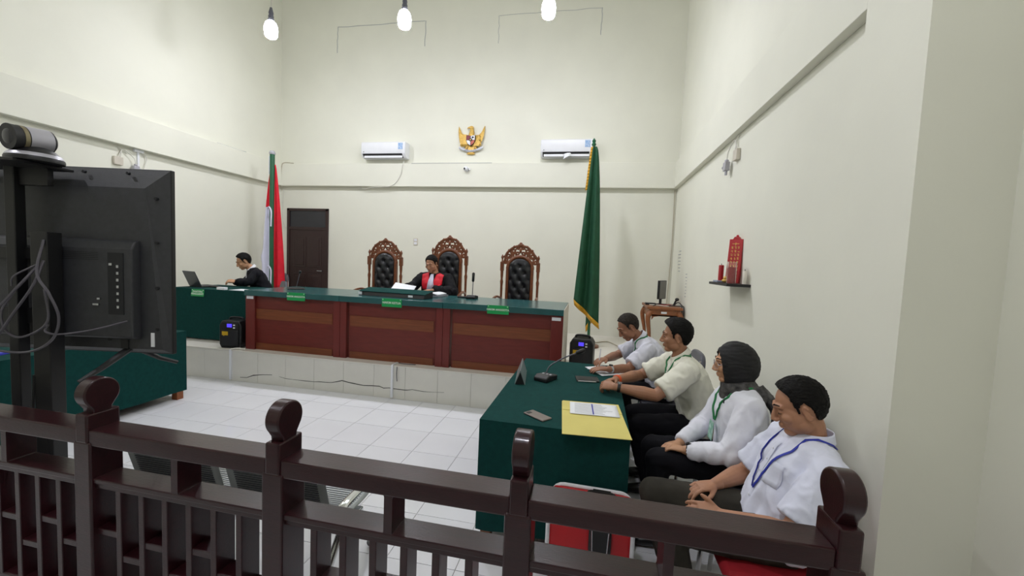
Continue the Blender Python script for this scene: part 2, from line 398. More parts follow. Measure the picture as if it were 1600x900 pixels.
def name_sign(x, y, z, body, wd, hh, label, size=.036, group=None):
    t = thing('name_sign', label, 'sign', (x, y, z), 0, group)
    MB().bx(-wd/2, wd/2, -.002, .002, -hh/2, hh/2).build('plate', sign_green, t, bevel=.001, smooth=False)
    text('lettering', body, size, sign_text, t, Matrix.Translation((0, -.0035, 0)) @ FACING, bold=.0006)
    for sx in (-1, 1): MB().cyl((sx*(wd/2-.015), -.002, hh/2-.012), (sx*(wd/2-.015), -.006, hh/2-.012), .005, n=8).build('pin', sign_text, t)
    return t
ys = BY0-.03
name_sign(-3.585, ys, 1.125, 'HAKIM ANGGOTA', .255, .1, 'green sign reading HAKIM ANGGOTA on desk next to the clerk', .031)
name_sign(-2.295, ys, 1.125, 'HAKIM KETUA', .255, .1, 'green sign reading HAKIM KETUA on the middle judge desk', .036)
name_sign(-1.0, ys, 1.125, 'HAKIM ANGGOTA', .25, .1, 'green sign reading HAKIM ANGGOTA on desk near the green flag', .031)

# clerk desk
cd = thing('clerk_desk', 'clerk desk hidden under dark green cloth on podium', 'desk', (-5.1, 4.72, PZ))
MB().bx(-.68, .70, .02, .70, .66, .70).build('desk_top', leg_wood, cd, smooth=False)
for sx in (-.64, .66):
    for y in (.06, .66): MB().bx(sx-.025, sx+.025, y-.025, y+.025, 0, .66).build('leg', leg_wood, cd, smooth=False)
def cloth_box(name, label, cat, loc, rz, wx, wy, h, hem, m, wav=.006, rear=True):
    """draped cloth: flat top with wavy skirt; local origin at floor corner (0,0)"""
    t = thing(name, label, cat, loc, rz)
    mb = MB(); per = []
    n = 40
    for k in range(n): per.append((wx*k/n, 0, 0, -1))
    for k in range(n): per.append((wx, wy*k/n, 1, 0))
    for k in range(n): per.append((wx*(1-k/n), wy, 0, 1))
    for k in range(n): per.append((0, wy*(1-k/n), -1, 0))
    N = len(per); rows = 8; vs = []
    for j in range(rows+1):
        f = j/rows; z = h-(h-hem)*f
        for k, (x, y, nx, ny) in enumerate(per):
            a = wav*f*(math.sin(k*.55)+.6*math.sin(k*.21+1.3))+.004*f
            vs.append((x+nx*a, y+ny*a, z))
    fs = [(j*N+k, j*N+(k+1) % N, (j+1)*N+(k+1) % N, (j+1)*N+k) for j in range(rows) for k in range(N) if rear or not 2*n <= k < 3*n or j < 1]
    mb.add(vs, fs); mb.add([(0, 0, h), (wx, 0, h), (wx, wy, h), (0, wy, h)], [(0, 1, 2, 3)])
    o = mb.build('cloth', m, t, smooth=True)
    b = bmesh.new(); b.from_mesh(o.data); bmesh.ops.remove_doubles(b, verts=b.verts, dist=1e-5); b.to_mesh(o.data); b.free()
    o.data.set_sharp_from_angle(angle=.8)
    return t
cloth_box('tablecloth', 'dark green cloth over the clerk desk on podium', 'tablecloth', (-5.80, 4.70, PZ), 0, 1.425, .74, .715, .02, cloth_dark, rear=False)
ps = name_sign(-5.34, 4.69, 1.06, 'PANITERA\nPENGGANTI', .21, .10, 'green sign reading PANITERA PENGGANTI on the clerk desk cloth', .036)
ps.rotation_euler = (R(-8), 0, 0)

# green tables on the floor
wt = thing('witness_table', 'wooden table under green cloth beside the white-shirted people', 'table', (-.585, 2.235, 0), R(-.8))
MB().bx(.02, .82, .02, 1.56, .71, .745).build('table_top', leg_wood, wt, smooth=False)
for x in (.05, .79):
    for y in (.06, 1.5): MB().bx(x-.03, x+.03, y-.03, y+.03, 0, .71).build('leg', leg_wood, wt, smooth=False)
MB().bx(.12, .35, .1, .28, .1, .13).build('lower_shelf', pale_panel, wt, smooth=False)
cloth_box('tablecloth', 'green cloth over the table holding the yellow folder', 'tablecloth', (-.585, 2.23, 0), R(-.8), .845, 1.585, .752, .095, cloth_green)
lt = thing('side_table', 'wooden table under green cloth behind the television', 'table', (-5.25, 1.6, 0), 0)
MB().bx(.02, .85, .02, 2.08, .71, .745).build('table_top', leg_wood, lt, smooth=False)
for x in (.05, .83):
    for y in (.06, 2.04): MB().bx(x-.035, x+.035, y-.035, y+.035, 0, .71).build('leg', leg_wood, lt, smooth=False)
cloth_box('tablecloth', 'green cloth over the table behind the television', 'tablecloth', (-5.27, 1.58, 0), 0, .89, 2.13, .752, .085, cloth_green)
tag(MB().bx(-.15, .15, -.11, .11, 0, .02).build('blue_folder', blue_m, smooth=False, bevel=.003, loc=(-4.72, 2.3, .752), rot=(0, 0, .3)), 'blue folder on the green table behind the television', 'folder')

# ------------------------------------------------------------------ carved judge chairs
def spiral(c, r0, turns, a0, sgn, n=26):
    return [(c[0]+sgn*r0*(1-.8*k/n)*math.cos(a0+2*math.pi*turns*k/n), 0, c[1]+r0*(1-.8*k/n)*math.sin(a0+2*math.pi*turns*k/n)) for k in range(n+1)]
def judge_chair(label):
    t = thing('carved_armchair', label, 'chair', (0, 0, 0), 0, 'carved judge chairs')
    yb = 0.0
    MB().bx(-.29, .29, -.56, -.02, .31, .39).build('seat_frame', chair_wood, t, bevel=.015, smooth=False)
    MB().bx(-.265, .265, -.55, -.05, .38, .45).build('seat_cushion', leather, t, bevel=.03, seg=3)
    for sx in (-1, 1):
        MB().lathe([(.02, 0), (.03, .06), (.022, .14), (.034, .25), (.03, .33)], 12, (sx*.26, -.53, 0)).build('leg', chair_wood, t)
        MB().bx(sx*.26-.022, sx*.26+.022, -.05, 0.0, 0, .37).build('leg', chair_wood, t, bevel=.006, smooth=False)
        # turned outer post and finial
        prof = [(.022, .36), (.026, .44), (.018, .5), (.024, .56), (.017, .62), (.02, .9), (.026, .96), (.016, 1.0), (.022, 1.06), (.024, 1.14)]
        MB().lathe(prof, 12, (sx*.285, 0, 0)).box((sx*.285, 0, 1.2), (.055, .05, .14)).build('back_post', chair_wood, t, bevel=.004)
        MB().lathe([(.02, 1.27), (.012, 1.285), (.012, 1.31), (.022, 1.335), (.02, 1.35), (.008, 1.375), (.003, 1.385)], 12, (sx*.285, 0, 0)).build('post_finial', chair_wood, t)
        # inner stile
        MB().bx(sx*.195-.022, sx*.195+.022, -.03, .03, .44, 1.2).build('stile', chair_wood, t, bevel=.006, smooth=False)
        arm = bez([(sx*.285, -.02, .70), (sx*.31, -.2, .735), (sx*.32, -.38, .715), (sx*.315, -.5, .68)], 8)
        MB().loft(arm, .022, .018, side=(1, 0, 0), n=10).ell((sx*.315, -.51, .672), (.03, .03, .026)).build('armrest', chair_wood, t)
        MB().lathe([(.018, .37), (.026, .5), (.016, .58), (.02, .67)], 10, (sx*.31, -.46, 0)).build('arm_support', chair_wood, t)
    # tufted pad with rounded head
    pad = MB(); tw, th0, th1 = .172, .50, 1.33
    tufts = [(sx*.075*(1 if r % 2 == 0 else 0), .68+.105*r) for r in range(6) for sx in ((-1, 1) if r % 2 == 0 else (0,))] + [(sx*.15, .68+.105*r) for r in (1, 3, 5) for sx in (-1, 1)]
    def padf(u, v):
        z = th0+(th1-th0)*v
        top = max(0, (z-(th1-tw))/tw); half = tw*math.sqrt(max(0.004, 1-top**2.4))
        x = half*(2*u-1)
        e = min(1, min(u, 1-u)*6)*min(1, (1-v)*9)*min(1, v*9)
        y = -.02-.045*math.sqrt(max(0, e))
        for tx, tz in tufts:
            y += .032*math.exp(-((x-tx)**2+(z-tz)**2)/.0009)*e + .007*e*math.exp(-abs((x-tx)+(z-tz))*45)*(abs(x-tx) < .08)
        return (x, y, z)
    pad.grid(padf, 36, 60); pad.build('tufted_pad', leather, t)
    MB().bx(-.175, .175, -.018, .03, .46, 1.2).build('back_board', chair_wood, t, smooth=False)
    # arched frame around the pad and pierced crest
    a = [(.195*math.cos(R(q)), 0, 1.165+.19*math.sin(R(q))) for q in range(0, 181, 10)]
    MB().loft(a, .026, .03, side=(0, 1, 0), n=10).build('inner_arch', chair_wood, t)
    MB().prism([(.17*math.cos(R(q)), 1.165+.18*math.sin(R(q))) for q in range(0, 181, 12)], -.01, .028, 'y').build('arch_board', chair_wood, t, smooth=False)
    cr = MB()
    a = [(.265*math.cos(R(q))*(1+.05*math.sin(R(q*6))), 0, 1.215+.30*math.sin(R(q))+.012*abs(math.sin(R(q*4)))) for q in range(4, 177, 4)]
    cr.loft(a, .014, .02, side=(0, 1, 0), n=8)
    for sx in (-1, 1):
        for c, r0, tn, a0 in (((.235, 1.275), .036, 1.4, 2.4), ((.185, 1.365), .042, 1.4, 2.9), ((.105, 1.44), .042, 1.4, 3.4), ((.04, 1.405), .034, 1.2, 4.2), ((.15, 1.43), .022, 1.1, 1.0), ((.215, 1.33), .022, 1.1, .6), ((.04, 1.49), .024, 1.2, 1.8), ((.12, 1.375), .022, 1.2, 5)):
            cr.loft(spiral((sx*c[0], c[1]), r0, tn, a0, sx), .0085, .016, side=(0, 1, 0), n=6)
        for p in ([(sx*.2, 0, 1.30), (sx*.215, 0, 1.40), (sx*.17, 0, 1.46)], [(sx*.14, 0, 1.34), (sx*.15, 0, 1.45), (sx*.09, 0, 1.52)], [(sx*.07, 0, 1.37), (sx*.08, 0, 1.46), (sx*.0, 0, 1.53)]):
            cr.loft(bez(p, 8), .008, .014, side=(0, 1, 0), n=6)
        for q in (25, 48, 68): cr.ell((sx*.272*math.cos(R(q)), 0, 1.222+.31*math.sin(R(q))), (.022, .016, .022))
    cr.ell((0, 0, 1.535), (.05, .02, .028)).ell((0, -.008, 1.45), (.022, .02, .04)).ell((0, 0, 1.56), (.025, .016, .02))
    cr.build('carved_crest', chair_wood, t)
    return t
ch = judge_chair('carved wooden armchair with black tufted back, empty, nearer the door')
ch.location = (-3.36, 6.24, PZ)
c2 = copy_tree(ch); c2['label'] = 'carved wooden armchair with black tufted back behind the seated judge'; c2.location = (-2.24, 6.24, PZ); c2.scale = (1, 1, 1.05)
c3 = copy_tree(ch); c3['label'] = 'carved wooden armchair with black tufted back, empty, nearer the green flag'; c3.location = (-1.08, 6.24, PZ)

# ------------------------------------------------------------------ wall fittings
def aircon(x, z, label):
    t = thing('air_conditioner', label, 'air conditioner', (x, YB, z), 0, 'wall air conditioners')
    w_ = .46
    prof = [(0, .15), (-.17, .15), (-.2, .135), (-.205, -.06), (-.195, -.085), (-.13, -.15), (0, -.15)]
    MB().prism(prof, -w_, w_, 'x').build('housing', whitep, t, bevel=.012)
    MB().prism([(-.2, -.075), (-.205, -.088), (-.14, -.15), (-.12, -.14)], -w_+.04, w_-.06, 'x').build('air_slot', slot_dark, t, smooth=False)
    MB().box((0, -.178, -.128), (w_*2-.12, .006, .05), Matrix.Rotation(0, 4, 'X')).build('louver', whitep, t, smooth=False, bevel=.002)
    MB().bx(w_-.14, w_-.05, -.2105, -.2035, .0, .12).build('energy_sticker', sticker, t, smooth=False)
    MB().cyl((-w_+.06, -.204, -.045), (-w_+.06, -.209, -.045), .012, n=12).build('badge', silver, t)
    return t
aircon(-4.05, 3.73, 'white wall air conditioner above the door side of the bench')
aircon(-.53, 3.73, 'white wall air conditioner with paper in its slot, beside green flag')
pp = MB(); pp.grid(lambda u, v: (-.06+.13*u+.02*math.sin(v*3), -.19-.05*math.sin(u*2.5)-.03*v, -.13-.10*v*(1-.4*u)+.02*u), 6, 6)
tag(pp.build('paper_sheet', paper, loc=(-.53, YB, 3.74), thick=.002), 'crumpled white paper hanging from the air conditioner slot', 'paper')
# national emblem
em = thing('wall_emblem', 'golden eagle emblem with shield on the back wall', 'emblem', (-2.335, YB, 3.94))
for sx in (-1, 1):
    wing = MB()
    for k in range(7):
        f = k/6; x0 = .07+.02*f; a = R(100-62*f) if sx > 0 else math.pi-R(100-62*f)
        tip = (sx*(.255-.11*f*f), .25-.38*f); base = (sx*(.06+.02*(1-f)), .06-.16*f)
        mid = (sx*(.2-.03*f), .02-.12*f+.06*(1-f))
        pts = [(base[0], -.025-.004*k, base[1]), (mid[0], -.04-.004*k, mid[1]), (tip[0], -.015-.004*k, tip[1])]
        wing.loft(bez(pts, 6), [.03+.012*math.sin(math.pi*i/12)-.03*(i/12)**3 for i in range(13)], .014, side=(1, 0, .3), n=8)
    wing.build('wing', gold, em)
    MB().loft(bez([(sx*.06, -.03, -.09), (sx*.085, -.03, -.14), (sx*.11, -.03, -.19)], 6), [.03-.0014*i for i in range(13)], .018, n=8).ell((sx*.112, -.04, -.195), (.028, .015, .014)).build('talon', gold, em)
MB().ell((0, -.02, -.02), (.085, .035, .13)).loft([(0, -.03, .06), (.01, -.035, .14), (.005, -.035, .2)], [.06, .045, .035], n=12).build('body', gold, em)
MB().ell((.0, -.04, .215), (.045, .03, .035)).loft(bez([(-.03, -.045, .22), (-.065, -.045, .212), (-.075, -.045, .185)], 5), [.018, .017, .016, .015, .014, .012, .01, .008, .006, .005, .004], n=8).build('head', gold, em)
MB().prism([(-.05, -.11), (.05, -.11), (.075, -.23), (.03, -.25), (0, -.255), (-.03, -.25), (-.075, -.23)], -.03, -.008, 'y').build('tail', gold, em, bevel=.004)
shield = [(-.088, .07), (.088, .07), (.088, -.03), (.06, -.09), (0, -.13), (-.06, -.09), (-.088, -.03)]
sh = MB().prism(shield, -.075, -.045, 'y').build('shield', slot_dark, em, bevel=.004)
mred = mat('shield_red', '#7d2430', .45); mwh = mat('shield_white', '#e6e6ea', .45)
MB().prism([(-.08, .063), (-.004, .063), (-.004, -.018), (-.08, -.018)], -.08, -.074, 'y').build('shield_quarter', mred, sh, smooth=False)
MB().prism([(.004, .063), (.08, .063), (.08, -.018), (.004, -.018)], -.08, -.074, 'y').build('shield_quarter', mwh, sh, smooth=False)
MB().prism([(-.08, -.026), (-.004, -.026), (-.004, -.12), (-.056, -.085), (-.08, -.03)], -.08, -.074, 'y').build('shield_quarter', mwh, sh, smooth=False)
MB().prism([(.004, -.026), (.08, -.026), (.08, -.03), (.056, -.085), (.004, -.12)], -.08, -.074, 'y').build('shield_quarter', mat('shield_orange', '#b8543f', .45), sh, smooth=False)
MB().prism([(-.03, .0), (0, .018), (.03, 0), (.03, -.03), (0, -.05), (-.03, -.03)], -.086, -.079, 'y').build('shield_centre', slot_dark, sh, smooth=False)
MB().prism([(.01*math.cos(R(a)) if a % 72 else .018*math.cos(R(a)), -.016+(.01 if a % 72 else .018)*math.sin(R(a))) for a in range(0, 360, 36)], -.09, -.085, 'y').build('shield_star', gold, sh, smooth=False)
MB().ell((.042, -.08, .028), (.022, .006, .018)).build('bull_head', slot_dark, sh)
rb = MB(); rb.grid(lambda u, v: (-.235+.47*u, -.045-.01*math.sin(u*9.4), -.155-.075*math.sin(math.pi*u)+.04*v-.012*abs(math.cos(math.pi*u))), 24, 2)
rb.build('ribbon', mat('ribbon_white', '#d3d6e2', .5), em, thick=.008)
text('ribbon_lettering', 'BHINNEKA TUNGGAL IKA', .021, slot_dark, em, Matrix.Translation((0, -.062, -.205)) @ FACING)
MB().ell((0, -.03, -.262), (.085, .02, .018)).build('base', gold, em)
# small camera and switch on back wall
cc = thing('security_camera', 'small white security camera on the beam under the emblem', 'camera', (-2.38, YB-.1, 3.37))
MB().lathe([(.045, 0), (.045, .02), (.03, .03)], 16, M=Matrix.Rotation(R(90), 4, 'X')).cyl((.03, 0, 0), (.06, -.03, 0), .02).build('mount', whitep, cc)
MB().ell((0, -.06, 0), .045).build('dome', whitep, cc); MB().ell((-.012, -.088, -.004), (.024, .02, .024)).build('lens', slot_dark, cc)
sw = thing('light_switch', 'pale double light switch plate on the back wall', 'switch', (-3.41, YB, 1.99))
MB().bx(-.045, .045, -.012, 0, -.07, .07).build('plate', pale_panel, sw, bevel=.004, smooth=False)
for z in (-.032, .032): MB().bx(-.03, .03, -.02, -.012, z-.022, z+.022).build('rocker', whitep, sw, bevel=.003, smooth=False)
# cables along beam
def cable(name, label, pts, r=.006, m=cable_w, n=10): return tag(MB().tube(bez(pts, n), r, n=6).build(name, m), label, 'cable')
cable('wall_cable', 'thin pale cable running down corner from the wall seam to the beam', [(-6.08, YB-.104, 3.5), (-6.3, YB-.106, 3.51), (-6.36, YB-.106, 3.42), (-6.37, YB-.106, 3.1), (-6.38, YB-.1, 3.02)], .009, mat('beige_cable', '#b8b09c', .6))
cable('wall_cable', 'thin pale cable from air conditioner down to the back beam', [(-3.68, YB-.01, 3.6), (-3.68, YB-.108, 3.44), (-3.72, YB-.108, 3.25), (-3.9, YB-.106, 3.06), (-4.3, YB-.1, 3.03), (-4.5, YB-.06, 3.0), (-4.6, YB-.05, 3.03)], .007)
cable('wall_cable', 'pale cable running down the wall corner behind the monitor table', [(1.36, YB-.02, 3.03), (1.37, YB-.03, 2.2), (1.36, YB-.03, 1.6), (1.34, YB-.03, 1.0)], .008, mat('beige_cable', '#b8b09c', .6))
cable('wall_cable', 'thin pale cable beside the door frame', [(-6.38, YB-.02, 3.0), (-6.4, YB-.02, 2.4), (-6.34, YB-.02, 2.22), (-6.3, YB-.03, 2.2)], .006)
# sockets with plugs under the side beams
def socket_set(x, y, z, nx, label):
    t = thing('wall_socket', label, 'socket', (x, y, z), 0)
    f = lambda a, b, c: (nx*a, b, c)
    MB().box(f(.02, .0, 0), (.04, .11, .11)).build('box', pale_panel, t, bevel=.006, smooth=False)
    MB().box(f(.05, .2, -.07), (.05, .075, .09)).cyl(f(.05, .2, -.02), f(.05, .2, .0), .02).cyl(f(.06, .24, -.07), f(.06, .27, -.07), .018).cyl(f(.05, .2, -.11), f(.05, .2, -.16), .014).build('plug_adapter', conf_sil, t, bevel=.004)
    MB().tube(bez([f(.02, .0, .055), f(.03, .06, .16), f(.045, .18, .08), f(.05, .2, -.02)], 8), .006, n=6).tube(bez([f(.03, .02, .05), f(.02, .04, .14), f(.012, .0, .2)], 8), .006, n=6).build('lead', cable_w, t)
    return t
socket_set(XL, 4.52, 2.83, 1, 'wall socket with plugged adapter under the beam above the television')
s2 = socket_set(XR, 4.5, 2.84, -1, 'wall socket with plugged adapter under the beam above the shelf')
wd_ = thing('white_conduit', 'white conduit dropping from the beam on the television side wall', 'conduit', (XL, 4.78, 3.05))
MB().bx(0, .02, -.012, .012, -.6, 0).box((.02, 0, -.02), (.035, .12, .04)).build('channel', whitep, wd_, smooth=False)
MB().tube(bez([(.02, .05, -.03), (.03, .1, -.1), (.02, .06, -.3), (.02, .04, -.6)], 8), .005, n=6).build('lead', cable_w, wd_)

# ------------------------------------------------------------------ television on its stand
tv = thing('television', 'large television seen from its dark grey back', 'television', (-2.966, 1.644, 1.09), R(10.8))
W2 = .78; TH = .985
MB().bx(-W2, W2, 0, .025, 0, TH).build('bezel', blackp, tv, bevel=.004, smooth=False)
MB().bx(-W2+.008, W2-.008, .024, .027, .012, TH-.008).build('screen', door_dark, tv, smooth=False)
bp = MB(); z1 = TH-.005; n = len(bp.v)
bp.add([(-W2+.005, 0, .005), (W2-.005, 0, .005), (W2-.005, 0, z1), (-W2+.005, 0, z1), (-W2+.03, -.03, .03), (W2-.03, -.03, .03), (W2-.11, -.035, z1-.10), (-W2+.11, -.035, z1-.10)],
       [(0, 1, 5, 4), (1, 2, 6, 5), (2, 3, 7, 6), (3, 0, 4, 7), (4, 5, 6, 7), (3, 2, 1, 0)])
shell = bp.build('back_shell', tv_back, tv, smooth=False)
hb = MB(); hb.prism([(-.03, .08), (-.085, .1), (-.085, .56), (-.06, .60), (-.03, .61)], -W2+.14, W2-.14, 'x')
house = hb.build('electronics_housing', tv_back, tv, bevel=.008, smooth=False)
MB().bx(.52, .60, -.088, -.083, .22, .54).build('port_bay', slot_dark, house, smooth=False)
for k in range(7): MB().box((.575, -.09, .26+.035*k), (.012, .008, .014)).build('port', silver, house, smooth=False)
MB().box((.54, -.09, .48), (.016, .01, .012)).box((.46, -.09, .27), (.03, .01, .01)).box((.475, -.09, .3), (.015, .01, .01)).build('connector', silver, house, smooth=False)
for k in range(5): MB().bx(.2, .47, -.0865, -.083, .5+.009*k, .503+.009*k).build('vent_slot', slot_dark, house, smooth=False)
MB().bx(.46, .475, -.034, -.028, .07, .16).bx(.53, .57, -.036, -.028, .03, .17).build('cable_groove', slot_dark, shell, smooth=False)
MB().bx(.69, .708, -.034, -.028, .045, .12).build('white_label', paper, shell, smooth=False)
for x, z in ((.1, TH-.03), (.35, TH-.03), (.58, TH-.03), (.725, .83), (.725, .6), (.725, .36), (.725, .14)): MB().cyl((x, -.022, z), (x, -.036, z), .008, n=8).build('screw', slot_dark, shell)
for sx in (-1, 1):
    MB().loft([(sx*.56, -.01, .03), (sx*.53, -.14, -.05), (sx*.50, -.22, -.10)], [.022, .018, .014], [.016, .012, .01], n=8).loft([(sx*.56, .01, .03), (sx*.62, .1, -.05), (sx*.66, .17, -.09)], [.022, .016, .012], [.014, .012, .01], n=8).build('stand_foot', tv_dark, tv)
st = thing('television_stand', 'black wheeled stand carrying the television', 'stand', (-2.78, 1.68, 0), R(10.8))
MB().bx(-.115, -.065, -.15, -.1, .06, 2.04).build('upright', blackp, st, bevel=.004, smooth=False)
MB().bx(.03, .115, -.17, -.1, .06, 1.72).build('upright', blackp, st, bevel=.004, smooth=False)
MB().bx(-.3, .1, -.11, -.085, 1.25, 1.33).bx(-.3, .1, -.11, -.085, 1.58, 1.64).bx(-.03, .03, -.12, -.085, 1.2, 1.68).build('mount_bracket', blackp, st, bevel=.003, smooth=False)
MB().bx(-.32, .32, -.18, -.06, .05, .1).bx(-.32, -.26, -.2, .36, .05, .1).bx(.26, .32, -.2, .36, .05, .1).build('base', blackp, st, bevel=.006, smooth=False)
for x in (-.29, .29):
    for y in (-.17, .33): MB().cyl((x-.012, y, .025), (x+.012, y, .025), .025).build('wheel', slot_dark, st)
MB().bx(-.4, .12, -.3, -.04, 2.035, 2.05).bx(-.12, .08, -.13, -.1, 1.95, 2.04).build('camera_shelf', blackp, st, bevel=.003, smooth=False)
MB().bx(.06, .08, -.18, -.165, .75, .8).build('clamp_knob', silver, st, bevel=.003, smooth=False)
def tvl(x, y, z): return (x, y, z)
cb = [([(.1, -.17, 1.68), (.12, -.22, 1.52), (.2, -.24, 1.42), (.22, -.22, 1.3), (.15, -.2, 1.18), (.0, -.2, 1.12), (-.3, -.2, 1.15)], .006, cable_g),
      ([(.1, -.2, 1.55), (.06, -.25, 1.45), (-.05, -.24, 1.35), (-.18, -.22, 1.3), (-.4, -.2, 1.3)], .006, cable_g),
      ([(.12, -.19, 1.58), (.1, -.22, 1.46), (0, -.22, 1.32), (-.12, -.22, 1.16), (-.3, -.2, 1.05)], .006, cable_g),
      ([(-.02, -.2, 1.42), (-.06, -.22, 1.32), (-.06, -.2, 1.22), (.02, -.2, 1.2), (.14, -.2, 1.28), (.13, -.2, 1.44)], .005, cable_g),
      ([(.12, -.18, 1.26), (.13, -.2, 1.23), (.2, -.2, 1.22), (.32, -.16, 1.24), (.44, -.1, 1.28)], .005, cable_g),
      ([(-.03, -.2, 1.45), (.02, -.23, 1.5), (.1, -.2, 1.56)], .004, cable_g),
      ([(.06, -.16, .95), (.1, -.17, .5), (.12, -.16, .1)], .006, blackp), ([(.03, -.17, 1.0), (.02, -.18, .5), (.05, -.2, .12)], .006, blackp)]
for p, r, mm in cb: MB().tube(bez(p, 10), r, n=6).build('cable', mm, st)
vc = thing('conference_camera', 'silver and black conference camera above the television', 'camera', (-2.966+.285*.982+.19*.187, 1.644+.285*.187-.19*.982, 2.05), R(10.8))
MB().lathe([(.1, 0), (.1, .015), (.088, .035), (.066, .058), (.04, .07), (.02, .074)], 28).build('base', blackp, vc)
MB().lathe([(.0985, .02), (.091, .034), (.0875, .037), (.096, .018)], 28).build('base_ring', conf_sil, vc)
MB().box((0, 0, .075), (.06, .05, .04)).build('yoke', blackp, vc, bevel=.01)
hm = Matrix.Translation((0, 0, .105)) @ Matrix.Rotation(R(80), 4, 'Z') @ Matrix.Rotation(R(-5), 4, 'Y') @ Matrix.Scale(.9, 4)
MB().loft([(-.105, 0, 0), (-.09, 0, 0), (.06, 0, 0), (.07, 0, 0)], [.06, .0585, .056, .045], [.064, .0625, .06, .048], side=(0, 1, 0), n=24, M=hm).build('head', tv_dark, vc)
MB().loft([(-.045, 0, 0), (.052, 0, 0)], [.0592, .0585], [.0635, .0625], side=(0, 1, 0), n=24, M=hm).build('head_band', conf_sil, vc)
MB().loft([(-.068, 0, 0), (-.05, 0, 0)], [.0595, .0595], [.0635, .0635], side=(0, 1, 0), n=24, M=hm).build('gold_ring', mat('dull_gold', '#8d8468', .4, metal=.5), vc)
MB().loft([(-.1, 0, 0), (-.108, 0, 0)], [.05, .03], side=(0, 1, 0), n=20, M=hm).build('lens', door_dark, vc)

# ------------------------------------------------------------------ flags
fl = thing('green_flag', 'dark green flag with gold fringe hanging beside judge desks', 'flag', (-.03, 6.4, PZ))
MB().cyl((0.06, 0, .02), (-.02, 0, 3.10), .022).build('pole', pole_green, fl)
MB().lathe([(.16, 0), (.16, .03), (.05, .05), (.03, .12)], 20, (.06, 0, 0)).build('base', chair_wood, fl)
MB().lathe([(.03, 3.09), (.035, 3.11), (.02, 3.13), (.03, 3.16), (.004, 3.2)], 12, (-.02, 0, 0)).build('finial', pole_green, fl)
def gf(u, v):   # u across (pole side left .. right), v down
    z = 3.06-v*(2.32+.36*u)
    xl = -.03-.17*v**.9; xr = .03+.165*v**.55
    x = xl+(xr-xl)*u; am = .02+.09*v
    return (x, -.045-am*.7*math.sin(u*math.pi*3.2+.5)*(.4+.6*math.sin(math.pi*min(1, u*1.1)))-.03*v, z)
MB().grid(gf, 40, 50).build('flag_cloth', flag_green, fl, thick=.006)
def gback(u, v):
    a = gf(.25+.75*u, .93); zb = a[2]
    return (.0+.17*u-.02*v*u, .02-.02*math.sin(u*6), 1.0-(.36+.30*(1-u))*v*1.05)
MB().grid(gback, 16, 12).build('flag_fold', flag_green, fl, thick=.006)
fr = MB()
for i in range(40):
    a = Vector(gf(i/40, 1)); b = Vector(gf((i+1)/40, 1)); d = Vector((.014, 0, -.09))
    fr.add([a, b, b+d, a+d], [(0, 1, 2, 3)])
for i in range(16):
    a = Vector(gback(i/16, 1)); b = Vector(gback((i+1)/16, 1)); d = Vector((.01, 0, -.085)); o_ = Vector((0, -.012, 0))
    fr.add([a+o_, b+o_, b+d+o_, a+d+o_], [(0, 1, 2, 3)])
for i in range(14):
    a = Vector(gf(0, i/50)); b = Vector(gf(0, (i+1)/50)); d = Vector((-.03, 0, -.008))
    fr.add([a, b, b+d, a+d], [(0, 1, 2, 3)])
fr.build('fringe', fringe, fl, thick=.008)
fi = thing('red_white_flag', 'red and white flag tied on green pole beside the clerk', 'flag', (-5.76, 6.5, PZ))
MB().cyl((0, 0, .02), (.0, 0, 3.04), .042).build('pole', pole_green, fi)
MB().lathe([(.16, 0), (.16, .03), (.06, .05), (.05, .12)], 20).build('base', chair_wood, fi)
MB().lathe([(.05, 3.03), (.055, 3.06), (.045, 3.075), (.04, 3.09)], 14).build('finial', conf_sil, fi)
def rf(u, v):
    z = 2.85-2.25*v+.05*u*v; wv = .03+.19*v**.75
    return (.02+wv*u, .02-(.01+.035*v)*math.sin(u*10+v*2), z)
MB().grid(rf, 24, 40).build('flag_cloth', flag_red, fi, thick=.005)
lf = MB()
def lfn(u, v):
    z = 2.74-2.2*v-.05*u*v*math.sin(v*5); wv = .03+.24*v**.8+(.035*math.exp(-((v-.72)/.05)**2))
    return (-.02-wv*u, .02-(.01+.03*v)*math.sin(u*8+v*3), z)
lf.grid(lfn, 24, 48)
for k in range(len(lf.f)): lf.mi[k] = 0 if (k % 48) < 14 else 1
lf.build('flag_cloth', [flag_red, flag_white], fi, thick=.005)
MB().grid(lambda u, v: (-.06+.03*u, -.01, 3.0-.32*v), 2, 6).build('flag_edge', flag_white, fi, thick=.004)
for z0 in (2.05, .98):
    MB().tube(bez([(-.05, -.05, z0), (.0, -.07, z0+.03), (.05, -.08, z0-.04), (.06, -.09, z0-.2), (.055, -.09, z0-.32)], 6), .012, n=6).build('tie', flag_white, fi)

